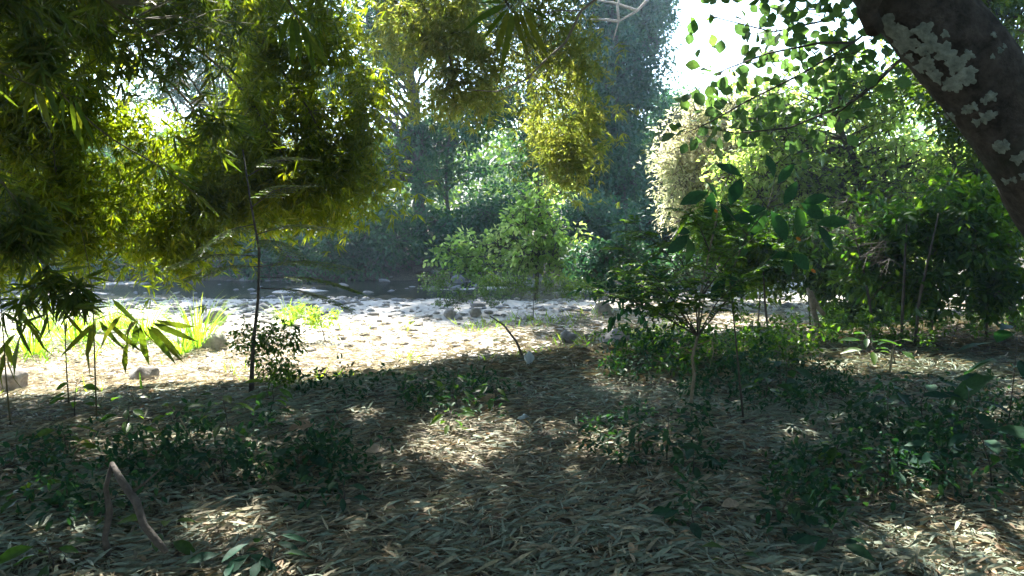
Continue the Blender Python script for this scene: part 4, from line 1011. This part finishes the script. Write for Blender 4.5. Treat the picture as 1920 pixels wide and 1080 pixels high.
# ------------------------------------------------------------------ seedlings (each leaf a part) and ground cover
def seedling(px, py, h, nl, lpx, mat, label, spread=1.1, wr=.38, tmpl='broad'):
    g0 = gnd(px, py); k = g0[1] / F; hh = h * k
    T = root_thing('seedling', label, 'seedling', g0, 'leafy seedlings in the litter')
    top = g0 + [rng.normal(0, .12) * hh, rng.normal(0, .12) * hh, hh]
    G = Geo(); G.tube([g0, (g0 + top) / 2 + rng.normal(0, .02, 3), top], [.005, .004, .002], 5); 
    for j in range(nl):
        q = .3 + .7 * (j + 1) / nl; c = g0 + (top - g0) * q; an = j * 2.4 + rng.normal(0, .3)
        d = np.array([math.cos(an), math.sin(an), rng.uniform(-.15, .5)]); e = c + unit(d) * lpx * k * .35 * spread
        G.tube([c, e], [.0022, .0015], 4)
        Lm = lpx * k * rng.uniform(.5, 1.0)
        leaf_object('leaf', tmpl, BROAD if tmpl == 'broad' else OVAL, M[mat], e, d + [0, 0, -.35], np.array([d[0] * -.3, d[1] * -.3 - .3, 1]) + rng.normal(0, .2, 3), Lm, Lm * wr, T, int(rng.integers(6)))
    G.build('stem', M['bark'], T)
    return T
for a in ((500, 1075, 70, 9, 85, 'teal', 'big teal-leaved seedling at the bottom edge left of centre'),
          (440, 1090, 50, 6, 70, 'teal', 'lower teal seedling left of the big one at the bottom edge'),
          (1250, 880, 100, 10, 55, 'teal', 'blue-green seedling in front of the pale crooked stem'),
          (1200, 860, 70, 8, 50, 'teal', 'blue-green seedling left of the pale crooked stem'),
          (1300, 900, 60, 8, 48, 'teal', 'blue-green seedling right below the pale crooked stem'),
          (1470, 740, 70, 10, 55, 'teal', 'seedling with long light-edged leaves in the middle of the right thicket'),
          (1430, 760, 50, 8, 44, 'sap', 'dark seedling left of the long-leaved one in the thicket'),
          (1680, 830, 110, 12, 70, 'teal', 'leafy dark plant in front of the sun patch at right'),
          (1730, 800, 90, 10, 66, 'teal', 'plant with an upright pointed leaf against the sun patch'),
          (1800, 850, 110, 12, 72, 'teal', 'dark broad-leaved plant right of the sun patch'),
          (1890, 800, 190, 14, 100, 'teal', 'tall plant with long drooping leaves at the right edge'),
          (1860, 920, 120, 12, 80, 'teal', 'dark broad-leaved plant in the lower right corner shade'),
          (1760, 930, 90, 10, 66, 'teal', 'dark plant between the lower right corner and the sun patch'),
          (1660, 920, 80, 9, 60, 'teal', 'small dark plant below the bright sun patch'),
          (1560, 890, 60, 8, 54, 'sap', 'sparse seedling on the dark floor left of the right-hand plants'),
          (1680, 690, 50, 6, 40, 'sap', 'seedling standing inside the upper edge of the sun patch'),
          (1775, 660, 90, 6, 36, 'mid', 'thin light green shoot with paired leaves behind the sun patch'),
          (1640, 690, 60, 8, 44, 'sap', 'green seedling left of the sun patch stalk'),
          (860, 770, 70, 12, 40, 'sap', 'bushy dark seedling in the centre of the litter'),
          (800, 760, 60, 10, 38, 'sap', 'dark seedling left of the central bushy one'),
          (925, 770, 56, 9, 36, 'sap', 'dark seedling right of the central bushy one'),
          (840, 820, 50, 9, 40, 'sap', 'dark seedling in front of the central bushy one'),
          (240, 830, 80, 10, 46, 'sap', 'dark seedling behind the forked dead branch'),
          (130, 870, 70, 9, 50, 'mid', 'light green seedling left of the forked dead branch'),
          (330, 840, 70, 10, 50, 'sap', 'dark seedling right of the forked dead branch top'),
          (420, 830, 90, 11, 50, 'sap', 'taller dark seedling behind the slanting straw'),
          (420, 900, 70, 10, 54, 'teal', 'dark seedling under the slanting straw'),
          (560, 900, 70, 10, 54, 'teal', 'dark teal seedling right of the slanting straw'),
          (640, 960, 60, 8, 56, 'teal', 'low dark seedling lower left of centre'),
          (500, 800, 80, 10, 42, 'sap', 'dark seedling at the foot of the small-leaved shrub'),
          (140, 790, 80, 9, 40, 'sap', 'dark seedling at the foot of the thin young bamboo'),
          (310, 1040, 60, 5, 70, 'mid', 'upright green shoot at the foot of the forked branch'),
          (200, 990, 50, 7, 50, 'sap', 'small seedling between the legs of the forked dead branch'),
          (60, 960, 60, 8, 60, 'sap', 'dark seedling at the left edge of the shaded floor'),
          (100, 1080, 60, 8, 70, 'sap', 'dark seedling in the lower left corner'),
          (1290, 1010, 60, 8, 56, 'teal', 'dark teal seedling on the lower litter right of centre'),
          (1470, 990, 70, 9, 60, 'teal', 'dark seedling on the lower right litter'),
          (1560, 1050, 60, 8, 66, 'teal', 'dark seedling near the bottom edge at right'),
          (1370, 1070, 36, 5, 50, 'mid', 'small bright teal shoot at the bottom edge'),
          (1060, 1000, 0, 0, 0, '', '')):
    if a[3]: seedling(*a)

# dense low growth nobody could count
def cover(name, cells, per, L, mat, hmax, label=None):
    Ps = []
    for px, py, rx, ry, n in cells:
        for _ in range(n):
            if rng.random() < .62: continue
            a, r = rng.uniform(0, 6.28), rng.random() ** .5
            x, y = px + rx * r * math.cos(a), py + ry * r * math.sin(a)
            if y < 560: continue
            g = gnd(x, min(y, 1150))
            if any(np.hypot(g[0] - q[0], g[1] - q[1]) < r_ for q, r_ in SPOTS[:3]): continue
            c = g + [0, 0, rng.uniform(.08, hmax)]
            Ps.append(c)
    C = np.array(Ps); P, A, N_, Sf, par = crown_leaves(C, .10, 3, per, .09, .1)
    P[:, 2] = np.maximum(P[:, 2], H(P[:, 0], P[:, 1]) + .02)
    ll = L * rng.uniform(.6, 1.3, len(P))
    leaves(name, P, A, N_, ll, ll * .5, OVAL, M[mat], None, None, 'stuff')
cover('undergrowth', [(430, 880, 200, 60, 130), (600, 920, 120, 60, 50), (140, 930, 150, 90, 70), (850, 760, 120, 45, 70), (1300, 700, 180, 60, 160), (1440, 740, 170, 60, 140), (1210, 850, 120, 50, 50), (1700, 880, 260, 90, 200), (1450, 960, 250, 90, 80),
      (1780, 800, 180, 60, 110), (700, 740, 160, 22, 40)], 7, .05, 'teal', .22)
cover('bank_undergrowth', [(1750, 640, 230, 30, 160), (1500, 650, 160, 30, 90), (1240, 690, 140, 30, 90), (1320, 650, 100, 16, 30), (1420, 680, 150, 30, 90)], 8, .06, 'sap', .35)

# ------------------------------------------------------------------ grass tufts on the sunlit bank
def tuft(px, py, w, h, n, label, mat='grass'):
    g0 = gnd(px, py); k = g0[1] / F
    T = root_thing('grass_tuft', label, 'grass', g0, 'grass tufts on the sunlit bank')
    a = rng.uniform(0, 6.28, n); r = rng.random(n) ** .5 * w * k * .3
    P = g0 + np.stack([r * np.cos(a), r * np.sin(a) * .6, np.zeros(n)], 1)
    A = np.stack([np.cos(a) * rng.uniform(.2, 1, n), np.sin(a) * rng.uniform(.2, 1, n), rng.uniform(.6, 1.4, n)], 1)
    L = 1.7 * h * k * rng.uniform(.6, 1.3, n)
    GR = (np.array([[0, .5, 0], [0, -.5, 0], [.45, .4, -.03], [.45, -.4, -.03], [.8, .2, -.16], [.8, -.2, -.16], [1, 0, -.38]]), [[0, 2, 3, 1], [2, 4, 5, 3], [4, 6, 5]])
    N_ = np.stack([np.cos(a) * -.6, np.sin(a) * -.6, np.ones(n)], 1)
    leaves('blades', P, A, N_, L, np.full(n, .016), GR, M[mat], T)
for a in ((370, 652, 80, 60, 130, 'bright grass tuft in front of the smooth grey river boulder'), (140, 640, 110, 50, 130, 'bright grass tuft behind the thin young bamboo'), (60, 668, 90, 50, 110, 'grass tuft at the left end of the sunlit bank'),
          (270, 640, 90, 50, 120, 'grass tuft between the splayed bamboo and the river'), (215, 615, 120, 36, 120, 'grass patch glowing yellow-green at the waterline'), (340, 668, 40, 40, 50, 'short grass tuft left of the brown boulder'),
          (540, 610, 50, 34, 60, 'thin grass on the gravel behind the small-leaved shrub'), (80, 620, 90, 36, 90, 'grass clump at the shaded waterline farthest left'), (760, 620, 24, 16, 14, 'tiny green grass tuft alone on the litter strip')):
    tuft(*a)

n = 2600; px_ = rng.uniform(-9, 3, n); py_ = bank_y(px_) + rng.uniform(.8, 6.5, n); k = (vnoise(px_ * 1.1, py_ * 1.1, 31) > .25) & (np.abs(px_) < py_ * .7); px_, py_ = px_[k], py_[k]; n = len(px_)
a = rng.uniform(0, 6.28, n)
leaves('sparse_bank_grass', np.stack([px_, py_, H(px_, py_)], 1), np.stack([np.cos(a) * .6, np.sin(a) * .6, rng.uniform(.4, 1.3, n)], 1), rng.normal(0, .4, (n, 3)) + [0, -1, .5], rng.uniform(.08, .3, n), .012, KITE, M['grass'], None, None, 'stuff')

# ------------------------------------------------------------------ small things in the litter
g0 = gnd(210, 1060)
T = root_thing('forked_dead_branch', 'forked dead branch standing like an upturned V in the lower left', 'branch', g0)
Y0 = g0[1]
G = Geo(); G.tube([g0, at(196, 1010, Y0), at(206, 960, Y0), at(198, 915, Y0), at(210, 868, Y0)], [.017, .014, .015, .011, .009], 7, wob=.12)
G.tube([at(210, 868, Y0), at(226, 898, Y0 - .05), at(256, 942, Y0 - .1), at(270, 985, Y0 - .15), at(298, 1018, Y0 - .2), at(312, 1035, Y0 - .22)], [.010, .017, .019, .016, .017, .012], 7, wob=.1)
G.tube([at(245, 925, Y0 - .06), at(272, 905, Y0 - .1), at(300, 880, Y0 - .1)], [.008, .006, .003], 5)
G.build('branch_wood', M['dead'], T)
g0 = gnd(452, 962); e = at(335, 780, g0[1] + 1.0)
T = root_thing('slanting_straw', 'thin straw-coloured stalk slanting up to the left over dark seedlings', 'stalk', g0)
G = Geo(); G.tube(bez([g0, g0 * .5 + e * .5 - [0, 0, .03], e], 8), np.linspace(.006, .003, 8), 5); G.build('stalk', M['straw'], T)
g0 = gnd(1667, 712); T = root_thing('cut_stalk', 'pale upright stalk standing in the sun patch', 'stalk', g0)
G = Geo(); G.tube([g0, g0 + [.02, 0, .3]], [.012, .010], 7); G.build('stalk', M['straw'], T)
g0 = gnd(1540, 640); T = root_thing('forked_stump', 'bare pale forked stem of a snapped sapling before the gravel', 'stump', g0)
G = Geo(); G.tube([g0, at(1530, 600, g0[1]), at(1520, 560, g0[1]), at(1514, 540, g0[1])], [.05, .04, .03, .02], 7, wob=.1)
G.tube([at(1545, 590, g0[1] - .1), at(1532, 575, g0[1]), at(1520, 545, g0[1])], [.03, .03, .02], 7); G.build('trunk', M['bark_pale'], T)
def scrap(px, py, w, h, label):
    g0 = gnd(px, py); k = g0[1] / F; n_ = 7
    V = []; 
    for i in range(n_):
        for j in range(n_):
            u, v = i / (n_ - 1) - .5, j / (n_ - 1) - .5
            V.append([u * w * k * (1 + .3 * math.sin(5 * v)), .04 * math.sin(7 * u + 3 * v) + rng.normal(0, .008), (v + .5) * h * k * (1 - .5 * abs(u)) + .02])
    Fc = [[i * n_ + j, (i + 1) * n_ + j, (i + 1) * n_ + j + 1, i * n_ + j + 1] for i in range(n_ - 1) for j in range(n_ - 1)]
    g = Geo(); g.add(np.array(V) + g0, Fc); o = g.build('plastic_scrap', M['plastic'], None, g0)
    so = o.modifiers.new('thickness', 'SOLIDIFY'); so.thickness = .002
    tag(o, label, 'litter scrap')
scrap(992, 690, 15, 28, 'crumpled white plastic scrap caught by the leaning twig')
scrap(1160, 692, 14, 9, 'tiny white scrap lying on the dark floor right of the larger one')
scrap(983, 795, 22, 12, 'small pale blue-green scrap half covered by bamboo leaves')

# ------------------------------------------------------------------ haze
me = bpy.data.meshes.new('haze')
x0, x1, y0, y1, z0, z1 = -230, 230, -20, 370, -3, 42
me.from_pydata([(x, y, z) for x in (x0, x1) for y in (y0, y1) for z in (z0, z1)], [], [(0, 1, 3, 2), (4, 6, 7, 5), (0, 4, 5, 1), (2, 3, 7, 6), (0, 2, 6, 4), (1, 5, 7, 3)])
hz = bpy.data.objects.new('haze', me); COL.objects.link(hz); tag(hz, kind='stuff')
m, nt, N, Lk = newmat('haze_with_lens_veil'); out = N('ShaderNodeOutputMaterial'); pv = N('ShaderNodeVolumePrincipled')
pv.inputs['Color'].default_value = (.60, .82, 1, 1); pv.inputs['Density'].default_value = .0017; pv.inputs['Anisotropy'].default_value = .6  # distance haze, thickened to stand in for lens veil as well
Lk(pv.outputs[0], out.inputs['Volume']); me.materials.append(m)

for o in ORIG.values():
    if '_o' in o: del o['_o']
if '_o' in ground: del ground['_o']
print('TRIS', sum(len(m.loops) - 2 * len(m.polygons) for m in bpy.data.meshes))
